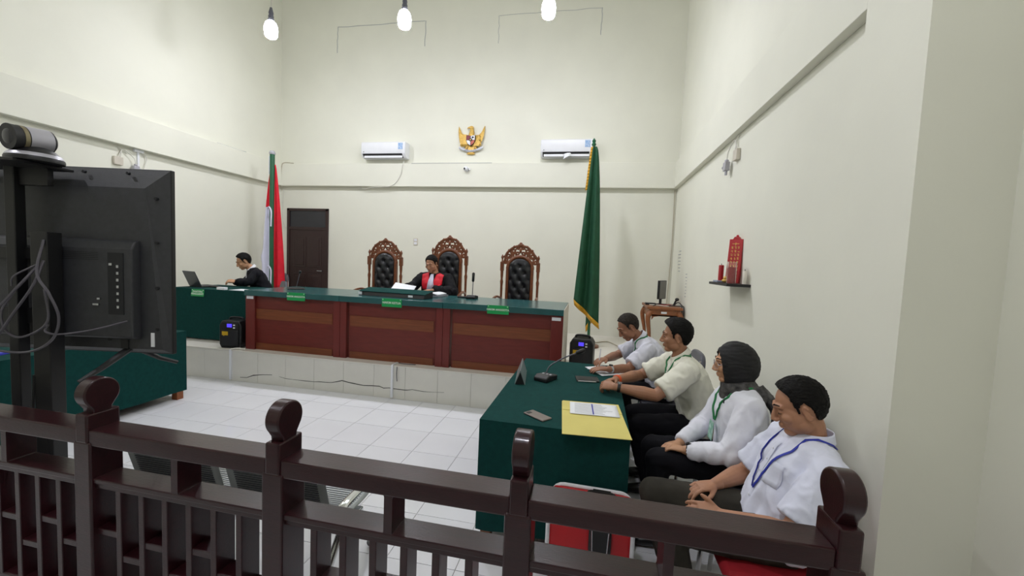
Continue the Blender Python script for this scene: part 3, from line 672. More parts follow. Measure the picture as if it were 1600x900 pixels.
# ------------------------------------------------------------------ speakers
def speaker(loc, rz, label):
    t = thing('trolley_speaker', label, 'speaker', loc, rz, 'trolley speakers')
    MB().prism([(-.12, 0), (.12, 0), (.145, .05), (.145, .3), (.11, .36), (-.11, .36), (-.145, .3), (-.145, .05)], 0, .24, 'y').build('cabinet', blackp, t, bevel=.012)
    MB().bx(-.11, .11, -.01, .006, .03, .24).build('grille', slot_dark, t, bevel=.006)
    cp = MB().bx(-.11, .11, -.006, .008, .25, .34).build('control_panel', tv_dark, t, bevel=.004)
    MB().bx(-.035, .03, -.01, -.005, .275, .32).build('display', violet_led, cp, smooth=False)
    for x, z in ((.06, .305), (.06, .27)): MB().bx(x-.012, x+.012, -.01, -.005, z-.008, z+.008).build('button', paper, cp, smooth=False)
    MB().bx(-.1, -.02, -.013, -.009, .17, .22).prism([(-.1, .2), (-.03, .2), (-.055, .18), (-.075, .16), (-.09, .18)], -.014, -.011, 'y').build('gold_emblem', spk_gold, t, smooth=False)
    MB().tube(bez([(-.09, .12, .35), (-.07, .12, .385), (.07, .12, .385), (.09, .12, .35)], 6), .014, n=8).build('handle', blackp, t)
    for sx in (-1, 1): MB().cyl((sx*.12, .2, .03), (sx*.15, .2, .03), .035).build('wheel', slot_dark, t)
    return t
speaker((-4.535, 4.42, PZ), R(8), 'black trolley speaker standing before the clerk desk cloth')
speaker((-.06, 5.02, PZ), R(-6), 'black trolley speaker on podium in front of the green flag pole')

# ------------------------------------------------------------------ microphones
def mic(label, loc, rz, neck, base='wedge', headl=.07):
    t = thing('desk_microphone', label, 'microphone', loc, rz)
    if base == 'wedge':
        MB().prism([(-.09, 0), (.08, 0), (.08, .035), (-.05, .05), (-.09, .03)], -.06, .06, 'x').build('base', blackp, t, bevel=.008)
        for x in (-.025, .01, .04): MB().box((x, -.0, .045), (.018, .02, .008)).build('button', conf_sil, t, bevel=.002, smooth=False)
    else:
        MB().lathe([(.11, 0), (.11, .012), (.08, .022), (.02, .026)], 24).build('base', blackp, t)
    pts = bez(neck, 8)
    MB().tube(pts, .0055, n=8).build('gooseneck', chair_grey, t)
    a = Vector(neck[-1]); d = (pts[-1]-pts[-3]).normalized()
    MB().loft([a, a+d*.01, a+d*headl, a+d*(headl+.012)], [.009, .017, .019, .01], n=12).build('head', blackp, t)
    return t
mic('black gooseneck microphone on the green-covered witness table', (-.30, 3.16, .752), R(-25), [(-.02, .03, .04), (.0, .06, .1), (.07, .14, .16), (.14, .22, .20)])
mic('upright gooseneck microphone on judge desk near green flag', (-1.5, 5.1, ZT), 0, [(0, 0, .03), (.002, 0, .12), (.004, 0, .22)], headl=.11)
mic('gooseneck microphone with round base on judge desk near the clerk', (-3.98, 4.93, ZT), R(5), [(0, 0, .02), (.02, 0, .1), (.045, 0, .2), (.05, 0, .22)], 'disc', .03)
tag(MB().bx(-.09, .05, -.03, .03, 0, .02).build('cable_adapter', blackp, bevel=.006, loc=(-1.62, 5.14, ZT)), 'small black adapter beside the upright judge microphone', 'adapter')

# ------------------------------------------------------------------ things on the judge desk
jb = thing('document_rest', 'long black sloping document rest on the middle judge desk', 'document rest', (-2.42, 4.64, ZT), R(-5))
MB().prism([(0, 0), (.24, 0), (.24, .085), (.02, .05)], -.46, .46, 'x').build('body', blackp, jb, bevel=.006, smooth=False)
MB().prism([(.01, .052), (.24, .087), (.24, .092), (.01, .057)], -.47, .47, 'x').build('felt_top', cloth_green, jb, smooth=False)
MB().bx(.25, .31, -.004, .002, .015, .04).build('white_label', paper, jb, smooth=False)
MB().bx(-.46, -.41, -.006, .002, .01, .045).build('white_label', paper, jb, smooth=False)
def page(name, wx, wy, loc, rot, label, cat='paper', lines=8, curl=.0, m=paper, tl=True):
    t = thing(name, label, cat, loc, 0); t.rotation_euler = rot
    MB().grid(lambda u, v: (wx*(u-.5), wy*(v-.5), curl*(2*u-1)**2), 8, 8).build('sheet', m, t, thick=.002)
    if tl:
        for k in range(lines):
            y = wy*(.38-.76*k/(lines-1)); MB().bx(-wx*.4, wx*(.4-.25*random.random()), y-.0018, y+.0018, .0016+curl*.2, .002+curl*.2).build('print_line', grey_ink, t, smooth=False)
    return t
page('paper_sheet', .3, .21, (-2.53, 5.22, ZT+.076), (R(28), R(8), R(8)), 'white paper held up by the judge over the document rest', lines=5, tl=False)
jd = thing('open_file', 'open white case file in front of the judge', 'file', (-2.12, 5.12, ZT), R(-6))
MB().bx(-.22, .22, -.14, .16, 0, .02).build('cover', mat('file_cover', '#7d7f86', .6), jd, smooth=False, bevel=.002)
MB().grid(lambda u, v: (-.2+.4*u, -.12+.26*v, .03+.018*abs(math.sin(math.pi*2*u))), 20, 4).build('pages', paper, jd, thick=.012)

# ------------------------------------------------------------------ things on the witness table
ZW = .7525
fo = thing('yellow_folder', 'yellow paper folder on the green witness table', 'folder', (.062, 2.435, ZW), R(4))
MB().bx(-.185, .185, -.265, .265, 0, .003).bx(-.18, .185, .1, .268, .003, .006).build('card', manila, fo, smooth=False)
pg = page('letter', .30, .21, (.068, 2.575, ZW+.0075), (0, 0, R(3)), 'printed white letter lying on the yellow folder', lines=9)
MB().bx(-.012, -.004, -.095, .09, .0015, .0022).build('blue_rule', lany_b, pg, smooth=False)
ph = thing('smartphone', 'brown-backed smartphone on the witness table near folder', 'phone', (-.265, 2.37, ZW), R(-38))
MB().bx(-.082, .082, -.04, .04, 0, .009).build('body', brownphone, ph, bevel=.004, seg=3)
MB().bx(-.07, -.045, -.03, .0, .009, .011).build('lens', blackp, ph, bevel=.001)
MB().bx(-.08, -.08+.16, -.041, .041, .002, .006).build('rim', blackp, ph, bevel=.002)
wl = thing('notebook', 'black notebook with pen on witness table before clasped hands', 'notebook', (.02, 3.26, ZW), R(8))
MB().bx(-.09, .09, -.065, .065, 0, .012).build('cover', blackp, wl, bevel=.003)
MB().cyl((-.08, -.075, .008), (.06, -.075, .008), .005, n=8).build('pen', silver, wl)
pl = thing('name_plate', 'folded name plate standing at the witness table edge', 'name plate', (-.50, 3.16, ZW), R(97))
MB().prism([(-.04, 0), (-.036, 0), (0, .095), (.036, 0), (.04, 0), (.002, .105), (-.002, .105)], -.2, .2, 'x').build('plate', mat('plate_grey', '#8f9a9a', .3, metal=.3), pl, smooth=False)
MB().prism([(-.036, .0), (.036, 0), (0, .09)], -.198, .198, 'x').build('inside', blackp, pl, smooth=False)
page('paper_sheet', .30, .21, (.2, 3.62, ZW+.003), (0, 0, R(-30)), 'white paper under the writing hands on witness table', lines=9)
page('paper_sheet', .21, .29, (.16, 3.58, ZW+.006), (0, 0, R(30)), 'second white paper under the writing hands on witness table', lines=9)
# ------------------------------------------------------------------ clerk desk things
ZK = PZ+.717
lp = thing('laptop', 'open dark laptop on the clerk desk', 'laptop', (-5.6, 5.03, ZK), R(163))
MB().bx(-.17, .17, -.12, .12, 0, .018).build('keyboard_base', tv_dark, lp, bevel=.004, smooth=False)
Ml = Matrix.Translation((0, .12, .015)) @ Matrix.Rotation(R(-22), 4, 'X')
MB().bx(-.17, .17, -.006, .006, 0, .23, Ml).build('lid', mat('laptop_lid', '#31353b', .4), lp, bevel=.004, smooth=False)
MB().bx(-.16, .16, -.008, -.005, .012, .22, Ml).build('screen', door_dark, lp, smooth=False)
page('paper_sheet', .3, .21, (-4.75, 4.86, ZK+.003), (0, 0, 0), 'white papers on clerk desk against the judge desk', tl=False)
tag(MB().bx(-.06, .06, -.03, .03, 0, .035).build('small_box', paper, bevel=.003, loc=(-5.0, 4.75, ZK)), 'small white box at the clerk desk edge', 'box')
tag(MB().bx(-.07, .07, -.04, .04, 0, .02).build('handset', blackp, bevel=.004, loc=(-5.36, 5.0, ZK)), 'black phone lying before the clerk hands', 'phone')

# ------------------------------------------------------------------ monitor table in the corner
mt = thing('carved_side_table', 'brown wooden table with curved legs in the corner', 'table', (1.11, 6.6, PZ))
MB().bx(-.25, .25, -.34, .34, .66, .70).build('top', stool_wood, mt, bevel=.008, smooth=False)
MB().bx(-.22, .22, -.31, .31, .56, .66).build('apron', stool_wood, mt, smooth=False)
for sx in (-1, 1):
    for sy in (-1, 1):
        MB().loft(bez([(sx*.2, sy*.29, .62), (sx*.235, sy*.325, .52), (sx*.2, sy*.29, .3), (sx*.185, sy*.27, .12), (sx*.215, sy*.31, .0)], 6), [.045-.022*min(1, i/14) for i in range(25)], n=10).build('leg', stool_wood, mt)
    MB().bx(sx*.2-.012, sx*.2+.012, -.28, .28, .53, .58).build('side_rail', stool_wood, mt, smooth=False)
MB().prism([(-.18, .58), (-.18, .5), (-.15, .545), (-.08, .56), (.08, .56), (.15, .545), (.18, .5), (.18, .58)], -.31, -.29, 'y').build('arched_apron', stool_wood, mt, smooth=False)
MB().bx(-.05, .03, -.316, -.309, .6, .63).build('white_sticker', paper, mt, smooth=False)
mo = thing('monitor', 'grey flat monitor turned aside on the corner table', 'monitor', (1.12, 6.7, PZ+.70), R(58))
MB().bx(-.13, .13, -.015, .02, .09, .38).build('casing', blackp, mo, bevel=.004, smooth=False)
MB().bx(-.12, .12, -.019, -.014, .1, .37).build('screen', screen_m, mo, smooth=False)
MB().bx(-.02, .02, .0, .03, 0, .12).bx(-.08, .08, -.06, .08, 0, .012).build('stand', blackp, mo, bevel=.003, smooth=False)
for i, (p, mm) in enumerate(([[(.95, 6.35, 1.105), (1.05, 6.45, 1.13), (1.2, 6.5, 1.11), (1.3, 6.42, 1.115), (1.355, 6.35, 1.12), (1.38, 6.32, 1.09), (1.38, 6.3, .8)], blackp], [[(1.3, 6.6, 1.112), (1.33, 6.53, 1.16), (1.365, 6.47, 1.14), (1.382, 6.45, 1.06), (1.382, 6.46, .55)], blackp], [[(1.0, 6.5, 1.108), (1.12, 6.42, 1.12), (1.25, 6.62, 1.11)], candle_m], [[(.92, 6.5, 1.108), (1.0, 6.4, 1.115), (1.18, 6.38, 1.108)], cable_w])):
    cable('loose_cable', ['black cable drooping off the corner table', 'second black cable hanging beside the wall at corner table', 'red cable coiled on the corner table', 'white cable lying on the corner table'][i], p, .007, mm)
tag(MB().bx(-.08, .08, -.05, .05, 0, .03).build('network_box', tv_dark, bevel=.004, loc=(.945, 6.58, 1.10)), 'dark network box on the corner table', 'box')
for (x, y, z, rr, lb) in ((1.29, 6.62, 1.10, .5, 'small black web camera on corner table beside the wall'),):
    t = thing('web_camera', lb, 'camera', (x, y, z), rr); MB().cyl((0, 0, 0), (.03, -.02, .09), .014).build('stem', blackp, t); MB().ell((.035, -.03, .1), (.03, .03, .025)).build('head', blackp, t)
# wall notices
def notice(y, z0, z1, n, label, wdt=.22):
    t = thing('wall_notice', label, 'notice', (XR, y, (z0+z1)/2)); h = (z1-z0)/2
    MB().bx(-.002, 0, -wdt/2, wdt/2, -h, h).build('sheet', wall_white, t, smooth=False)
    for k in range(n):
        z = -h+.02+(2*h-.04)*k/(n-1); MB().bx(-.0035, -.002, -wdt/2+.01, wdt/2-.01-.06*random.random(), z-.008, z+.004).build('print_line', grey_ink, t, smooth=False)
notice(6.95, 1.62, 1.98, 7, 'upper white printed notice on the wall corner')
notice(6.4, 1.25, 1.62, 8, 'lower white printed notice on wall above corner table', .12)

# ------------------------------------------------------------------ wall shelf
sf = thing('wall_shelf', 'thin black shelf on the white side wall', 'shelf', (XR, 4.2, 1.545))
MB().bx(-.2, 0, -.28, .27, -.012, .012).build('board', blackp, sf, bevel=.002, smooth=False)
ZS = 1.557
rp = thing('red_plaque', 'tall red lacquered plaque with golden characters on the shelf', 'plaque', (1.335, 4.2, ZS), R(-38)); rp.rotation_euler = (R(-6), 0, R(-38))
MB().bx(-.06, .06, -.022, .022, 0, .42).prism([(-.035, .42), (.035, .42), (.02, .445), (-.02, .445)], -.018, .018, 'y').ell((0, 0, .452), (.012, .012, .014)).build('board', red_lac, rp, bevel=.003, smooth=False)
gl = MB()
for cx_ in (-.028, .002, .03):
    for k in range(9 if cx_ != .002 else 7):
        z = .345-.035*k
        for (a, b, cc_, d) in ((-.009, .009, 0, .003), (-.008, .008, -.012, -.009), (-.002, .002, -.016, .006), (.004, .008, -.018, -.004)):
            if random.random() < .85: gl.bx(cx_+a, cx_+b, -.0245, -.0215, z+cc_, z+d)
gl.bx(-.03, -.004, -.0245, -.0215, .372, .377).bx(.004, .03, -.0245, -.0215, .372, .377).bx(-.004, .004, -.0245, -.0215, .36, .385)
gl.build('golden_characters', gold, rp, smooth=False)
def candle(x, y, r, h, m, label, glass=False):
    t = thing('candle', label, 'candle', (x, y, ZS)); MB().lathe([(r, .002), (r, h-.01), (r*.85, h), (r*.3, h-.008)], 20).build('wax', m, t); MB().cyl((0, 0, h-.01), (0, 0, h+.015), .003, n=6).build('wick', slot_dark, t)
    if glass: MB().lathe([(r+.003, 0), (r+.004, h+.05), (r+.006, h+.05), (r+.005, 0)], 24).build('glass_cup', glassm, t)
ty = thing('candle_tray', 'small grey-blue tray under the thin red candle', 'tray', (1.27, 4.34, ZS)); MB().bx(-.05, .05, -.07, .07, 0, .018).build('tray', mat('tray', '#9aa3b8', .4), ty, bevel=.004)
candle(1.27, 4.34, .024, .17, candle_m, 'thin red candle on the shelf beside the tray')
candle(1.275, 4.05, .034, .15, candle_m, 'thick red candle in a clear glass on the shelf', True)
candle(1.36, 3.97, .018, .12, white_cl, 'white candle on shelf against the wall')
tag(MB().ell((0, 0, .02), (.03, .03, .018)).ell((0, 0, .045), .018).build('gold_figurine', gold, loc=(1.27, 4.2, ZS)), 'tiny golden figurine before the red plaque', 'figurine')

# ------------------------------------------------------------------ red case by the table
rc = thing('red_case', 'red hard case with white edges and black handles beside witness table', 'case', (.06, 2.09, 0), R(-2))
MB().bx(-.2, .215, -.085, .085, .03, .46).build('shell', red_case, rc, bevel=.02, seg=3)
ed = MB()
for y in (-.086, .086):
    pts = [(-.202, y, .03), (-.202, y, .40)] + [(-.142+.06*math.cos(R(a)), y, .403+.06*math.sin(R(a))) for a in range(170, 89, -20)] + [(.157+.06*math.cos(R(a)), y, .403+.06*math.sin(R(a))) for a in range(90, -1, -15)] + [(.217, y, .03)]
    ed.tube(pts, .011, n=8)
ed.build('white_edge', whitep, rc)
MB().tube(bez([(.0, 0, .46), (.005, 0, .49), (.11, 0, .49), (.12, 0, .46)], 6), .014, n=8).box((.06, 0, .488), (.09, .03, .03)).build('top_handle', blackp, rc, bevel=.004)
MB().prism([(.02, .22), (.1, .22), (.115, .26), (.115, .36), (.1, .4), (.02, .4), (.005, .36), (.005, .26)], -.12, -.082, 'y').build('front_handle', blackp, rc, bevel=.008)
MB().tube([(.025, -.124, .25), (.02, -.126, .37)], .004, n=6).tube([(.095, -.124, .25), (.1, -.126, .37)], .004, n=6).build('handle_trim', silver, rc)
for x in (-.15, .16): MB().cyl((x-.02, 0, .02), (x+.02, 0, .02), .022).build('wheel', slot_dark, rc)

# ------------------------------------------------------------------ perforated steel bench
sb = thing('steel_bench', 'perforated steel waiting bench behind the railing', 'bench', (-1.70, 1.80, 0), R(181))
for k, x in enumerate((-.36, .18)):
    seat = MB(); hole = []
    seat.grid(lambda u, v: (x-.25+.5*u, -.2+.4*v, .43-.03*math.sin(math.pi*v)+.02*v), 8, 12)
    so = seat.build('seat', steel, sb, thick=.004)
    sl_ = MB()
    for q in range(22):
        y = -.17+.34*q/21; zz = .43-.03*math.sin(math.pi*(y+.2)/.4)+.02*(y+.2)/.4+.0035
        sl_.bx(x-.22, x+.22, y-.002, y+.002, zz-.001, zz+.001)
    sl_.build('perforations', chair_grey, so, smooth=False)
    bk = MB(); bk.grid(lambda u, v: (x-.25+.5*u, .22+.08*v, .46+.29*v), 8, 10); 
    bo = bk.build('backrest', steel, sb, thick=.004)
    sl_ = MB()
    for q in range(20):
        v = .1+.8*q/19; sl_.box((x, .22+.08*v+.004, .46+.29*v), (.42, .003, .004))
    sl_.build('perforations', chair_grey, bo, smooth=False)
MB().bx(-.62, .44, -.03, .03, .34, .385).build('beam', chrome, sb, bevel=.006)
for x in (-.55, .40):
    MB().tube(bez([(x, -.26, .03), (x, -.12, .2), (x, 0, .36)], 8), .02, n=10).tube(bez([(x, .28, .03), (x, .14, .2), (x, 0, .36)], 8), .02, n=10).cyl((x, -.28, 0), (x, -.24, .035), .024).cyl((x, .3, 0), (x, .26, .035), .024).build('leg', chrome, sb)
for x in (-.64, .45):
    MB().loft(bez([(x, -.14, .4), (x, -.16, .47), (x, -.06, .51), (x, .16, .52), (x, .24, .5)], 8), .024, .014, side=(1, 0, 0), n=10).build('armrest', chrome, sb)

# ------------------------------------------------------------------ chairs for the people at the table
def visitor_chair(label, loc, rz, m, tubem=chrome, group='chairs along the witness table', bw=.22, bz=.93):
    t = thing('visitor_chair', label, 'chair', loc, rz, group)
    MB().bx(-.23, .23, -.2, .23, .40, .455).build('seat', m, t, bevel=.025, seg=3)
    zc = bz-.19; poly = [(bw*math.copysign(abs(math.cos(R(a)))**.55, math.cos(R(a))), zc+(bz-zc)*math.copysign(abs(math.sin(R(a)))**.7, math.sin(R(a)))) for a in range(0, 360, 10)]
    Mb = Matrix.Translation((0, -.235, .6)) @ Matrix.Rotation(R(8), 4, 'X') @ Matrix.Translation((0, 0, -.6))
    MB().prism(poly, -.022, .022, 'y', M=Mb).build('backrest', m, t, bevel=.015, seg=3)
    for sx in (-1, 1):
        MB().tube([(sx*.225, .21, 0), (sx*.225, .19, .41)], .012).build('leg', tubem, t)
        MB().tube(bez([(sx*.225, -.26, 0), (sx*.225, -.21, .42), (sx*(bw-.01), -.235, bz-.2), (sx*(bw-.04), -.25, bz-.06)], 6), .012).build('leg', tubem, t)
    MB().tube([(-.225, .19, .4), (.225, .19, .4)], .01).tube([(-.225, -.21, .4), (.225, -.21, .4)], .01).build('crossbar', tubem, t)
    return t
visitor_chair('grey visitor chair of the person writing', (.74, 3.95, 0), R(90), chair_grey)
visitor_chair('grey visitor chair of the person in cream shirt', (.87, 3.17, 0), R(90), chair_grey)
visitor_chair('grey visitor chair of the person in black headscarf', (.95, 2.57, 0), R(90), chair_grey)
visitor_chair('red visitor chair of the dozing person by the column', (.83, 1.93, 0), R(90), red_cloth, bz=.70, bw=.2)
visitor_chair('grey office chair behind the red and white flag', (-6.1, 6.85, PZ), R(190), chair_grey, group='chairs on the podium', bz=.87)
visitor_chair('grey office chair under the clerk', (-5.12, 5.66, PZ), R(140), chair_grey, group='chairs on the podium', bz=.8)
# floor cables on the podium
cable('floor_cable', 'grey cable lying on podium floor behind the witness table', [(.1, 6.7, PZ+.008), (.35, 6.9, PZ+.008), (.55, 6.5, PZ+.008), (.75, 6.9, PZ+.008), (1.0, 7.1, PZ+.008)], .008, mat('beige_cable', '#b8b09c', .6))
wc = thing('white_conduit', 'white cable duct running down podium face below the middle desk', 'conduit', (-2.22, PY-.012, 0))
MB().bx(-.012, .012, -.012, .012, .02, PZ+.004).bx(-.012, .012, .0, .12, PZ, PZ+.012).build('duct', whitep, wc, smooth=False)
MB().tube(bez([(.03, .1, PZ+.01), (.12, .08, PZ+.01), (.25, .09, PZ+.01)], 6), .005, n=6).tube(bez([(.06, -.004, PZ-.01), (.06, -.01, .3), (.065, -.006, .22)], 6), .005, n=6).build('lead', cable_g, wc)
wc = thing('white_conduit', 'white cable duct on podium face below the trolley speaker', 'conduit', (-4.45, PY-.012, 0))
MB().bx(-.012, .012, -.012, .012, .02, PZ+.004).build('duct', whitep, wc, smooth=False)
MB().tube(bez([(0, 0, PZ+.01), (.08, .03, PZ+.02), (.16, .06, PZ+.01)], 6), .01, n=6).build('lead', cable_w, wc)

# ------------------------------------------------------------------ people
def remesh(mb, name, m, parent, vox, smooth=4, factor=.5, wr=0, wscale=(7, 7, 4), seed=0, fold=None):
    me = mb.mesh(name); o = bpy.data.objects.new(name, me); COL.objects.link(o)
    r = o.modifiers.new('r', 'REMESH'); r.mode = 'VOXEL'; r.voxel_size = vox
    if smooth:
        q = o.modifiers.new('s', 'SMOOTH'); q.iterations = smooth; q.factor = factor
    dg = bpy.context.evaluated_depsgraph_get(); nm = bpy.data.meshes.new_from_object(o.evaluated_get(dg)); nm.name = name
    o.modifiers.clear(); o.data = nm; bpy.data.meshes.remove(me); nm.materials.clear(); nm.materials.append(m)
    if wr:
        nor = [v.normal.copy() for v in nm.vertices]; off = Vector((seed*3.1, seed*1.7, seed))
        for v, n_ in zip(nm.vertices, nor):
            p = Vector((v.co.x*wscale[0], v.co.y*wscale[1], v.co.z*wscale[2]))+off
            k = noise.noise(p + Vector((noise.noise(p*1.3)*.8, 0, noise.noise(p*.9+off)*.8)))
            k = 1-2*abs(k) if fold else k
            v.co += n_*(wr*k)
    nm.polygons.foreach_set('use_smooth', [True]*len(nm.polygons)); o.parent = parent
    return o
def V(*a): return Vector(a)
def head_matrix(c, yaw=0, pitch=0, roll=0):
    # yaw>0 turns to the person's left, pitch>0 nods down
    return Matrix.Translation(c) @ Matrix.Rotation(R(yaw), 4, 'Z') @ Matrix.Rotation(R(-pitch), 4, 'X') @ Matrix.Rotation(R(roll), 4, 'Y')
def add_head(mb, M, fat=1.0):
    f = fat
    mb.ell((0, -.012, .03), (.075, .095, .088), M=M, nu=32, nv=20)
    mb.ell((0, .026, -.022), (.065*f, .064, .088), M=M, nu=32, nv=20)
    mb.ell((0, .058, -.09), (.034*f, .028, .024), M=M)
    mb.ell((0, -.034, -.008), (.05, .058, .06), M=M, nu=24, nv=16)
    for sx in (-1, 1):
        mb.ell((sx*.043*f, .012, -.06), (.022*f, .042, .032), M=M)
        mb.ell((sx*.04*f, .058, -.022), (.024*f, .024, .024), M=M)
        mb.ell((sx*.031, .073, .004), (.0145, .0115, .0105), M=M)
        mb.ell((sx*.0125, .1, -.034), (.0095, .011, .008), M=M)
        E_ = M @ Matrix.Translation((sx*.077, -.012, -.006)) @ Matrix.Rotation(sx*R(12), 4, 'Z') @ Matrix.Rotation(R(-12), 4, 'X') @ Matrix.Scale(.88, 4)
        mb.loft([E_ @ V(0, .013*math.cos(R(a))-.003, .031*math.sin(R(a))) for a in range(-150, 151, 20)], .0058, n=8, tr=True)
        mb.ell((0, 0, -.004), (.0035, .013, .024), M=E_); mb.ell((0, .006, -.027), (.005, .008, .01), M=E_)
    mb.loft([M @ V(0, .083, .03), M @ V(0, .092, .008), M @ V(0, .104, -.016), M @ V(0, .109, -.03), M @ V(0, .1, -.038)], [.009, .009, .0115, .0135, .009], n=10)
    mb.loft([M @ V(-.05, .066, .026), M @ V(-.03, .083, .031), M @ V(0, .089, .028), M @ V(.03, .083, .031), M @ V(.05, .066, .026)], [.009, .011, .01, .011, .009], n=8, side=(0, 0, 1))
    for z, r, yy in ((-.0575, .0065, .0905), (-.068, .0072, .0885)):
        mb.loft([M @ V(-.024, yy-.012, z), M @ V(-.012, yy-.001, z+.001), M @ V(0, yy+.001, z), M @ V(.012, yy-.001, z+.001), M @ V(.024, yy-.012, z)], [.004, r, r, r, .004], n=8, side=(0, 0, 1))
def face_parts(root, M, eyes='down', brow=hair_m, lips=lipm, age=0):
    for sx in (-1, 1):
        MB().loft([M @ V(sx*.014, .0945, .033), M @ V(sx*.03, .092, .0392), M @ V(sx*.05, .0755, .035)], [.003, .0036, .002], [.0025, .0028, .002], n=8, side=(0, 0, 1)).build('eyebrow', brow, root)
        if eyes == 'open':
            MB().ell((sx*.031, .0785, .003), (.0095, .0085, .0048), M=M).build('eye', eye_m, root)
        MB().loft([M @ V(sx*.018, .0835, .0005 if eyes != 'open' else .007), M @ V(sx*.031, .0865, -.0035 if eyes != 'open' else .0095), M @ V(sx*.045, .0785, -.0005 if eyes != 'open' else .006)], [.0012, .0018, .0012], n=6, side=(0, 0, 1)).build('eyelashes', eye_m, root)
    MB().loft([M @ V(-.022, .084, -.0628), M @ V(0, .0965, -.0625), M @ V(.022, .084, -.0628)], [.001, .0017, .001], n=6, side=(0, 0, 1)).build('mouth_line', lips, root)
HL = [(-.2, -.075), (-.1, -.07), (-.07, -.07), (-.047, -.06), (-.034, .01), (-.012, .034), (.006, .025), (.01, -.012), (.021, -.01), (.028, .042), (.048, .073), (.062, .083), (.08, .09), (.2, .1)]
def hairline(y, up=0, fr=0):
    for (a, za), (b, zb) in zip(HL, HL[1:]):
        if a <= y <= b: return za+(zb-za)*(y-a)/(b-a)+up+(fr if y > .03 else 0)
    return .1
def hair(root, M, m, thick=.012, top=.012, quiff=.0, up=0, fr=0, seed=0, rough=.004):
    mb = MB(); C = V(0, -.012, .03); RR = V(.0765, .0965, .0895); nu, nv = 96, 64; vs = []
    for i in range(nv+1):
        th = math.pi*i/nv
        for j in range(nu):
            a = 2*math.pi*j/nu; d = V(math.sin(th)*math.cos(a), math.sin(th)*math.sin(a), math.cos(th))
            p = C+V(RR.x*d.x, RR.y*d.y, (RR.z+.03*max(0, -d.y)*max(0, -d.z))*d.z)
            nz = noise.noise(d*3.5+V(seed, 0, 0))
            h = (p.z-hairline(p.y, up, fr)+.006*nz)/.012; h = max(0, min(1, h)); h = h*h*(3-2*h)
            fade = max(0, min(1, (p.z+.03)/.08))
            t = thick*(.35+.65*fade)+top*max(0, d.z)**1.5+quiff*max(0, d.z)*max(0, d.y)**1.2*1.6
            t += rough*noise.noise(V(d.x*16, d.y*5, d.z*9)+V(0, seed, 0))+rough*.6*noise.noise(V(d.x*34, d.y*9, d.z*22))
            vs.append(p+d*(-.014+(t+.014)*h))
    fs = [(i*nu+j, (i+1)*nu+j, (i+1)*nu+(j+1) % nu, i*nu+(j+1) % nu) for i in range(nv) for j in range(nu)]
    mb.add(vs, fs, M); o = mb.build('hair', m, root); b = bmesh.new(); b.from_mesh(o.data); bmesh.ops.remove_doubles(b, verts=b.verts, dist=1e-5); b.to_mesh(o.data); b.free()
    return o
def add_hand(mb, w_, fw, pn, ts, curl=(25, 30, 20), spread=3, thumb=(.62, .72, -.25), sc=1.0, tb=-15):
    y = Vector(fw).normalized(); z = -Vector(pn); z = (z-y*z.dot(y)).normalized(); x = y.cross(z)
    M = Matrix(((x.x, y.x, z.x, w_[0]), (x.y, y.y, z.y, w_[1]), (x.z, y.z, z.z, w_[2]), (0, 0, 0, 1))) @ Matrix.Scale(sc, 4)
    P = lambda a, b, c: M @ V(a, b, c)
    mb.loft([P(0, -.03, 0), P(0, 0, 0), P(ts*.002, .03, .001), P(ts*.003, .06, .002), P(0, .088, 0)], [.0265*sc, .028*sc, .037*sc, .042*sc, .039*sc], [.022*sc, .02*sc, .018*sc, .016*sc, .012*sc], side=x, n=16)
    for k in range(4):
        bx = ts*(.031-.0208*k); L = (.073, .081, .076, .06)[k]; a = R(spread*(1.5-k)*ts); p = V(bx, .082, .001); pts = [V(bx*.9, .06, 0), p]; ang = 0
        for q, fr_ in enumerate((.44, .31, .25)):
            ang += R(curl[q]+(k*3 if q == 0 else 0))
            for half in (.5, .5):
                p = p+V(math.sin(a)*math.cos(ang), math.cos(a)*math.cos(ang), -math.sin(ang))*L*fr_*half; pts.append(p)
        r0 = (.0092, .0095, .0092, .008)[k]
        mb.loft([M @ q for q in pts], [r0*sc*c for c in (1.05, 1.05, .95, 1.0, .9, .93, .85, .72)], n=10, side=x)
        mb.ell(M @ p, r0*.74*sc, nu=10, nv=8)
    p = V(ts*.026, .02, -.006); d = V(ts*thumb[0], thumb[1], thumb[2]).normalized(); pts = [V(ts*.01, .01, -.004), p, p+d*.022, p+d*.042]
    d2 = (Matrix.Rotation(R(ts*-tb), 3, 'Z') @ d); pts += [pts[-1]+d2*.014, pts[-1]+d2*.028]
    mb.loft([M @ q for q in pts], [c*sc for c in (.012, .0135, .012, .0105, .0105, .008)], n=10, side=x); mb.ell(M @ pts[-1], .008*sc, nu=10, nv=8)
def lerp(a, b, t): return Vector(a)*(1-t)+Vector(b)*t
def limb(mb, pts, rad, n=14): mb.loft(pts, rad, n=n); [mb.ell(p, r*.99, nu=14, nv=8) for p, r in zip((pts[0], pts[-1]), (rad[0], rad[-1]))]
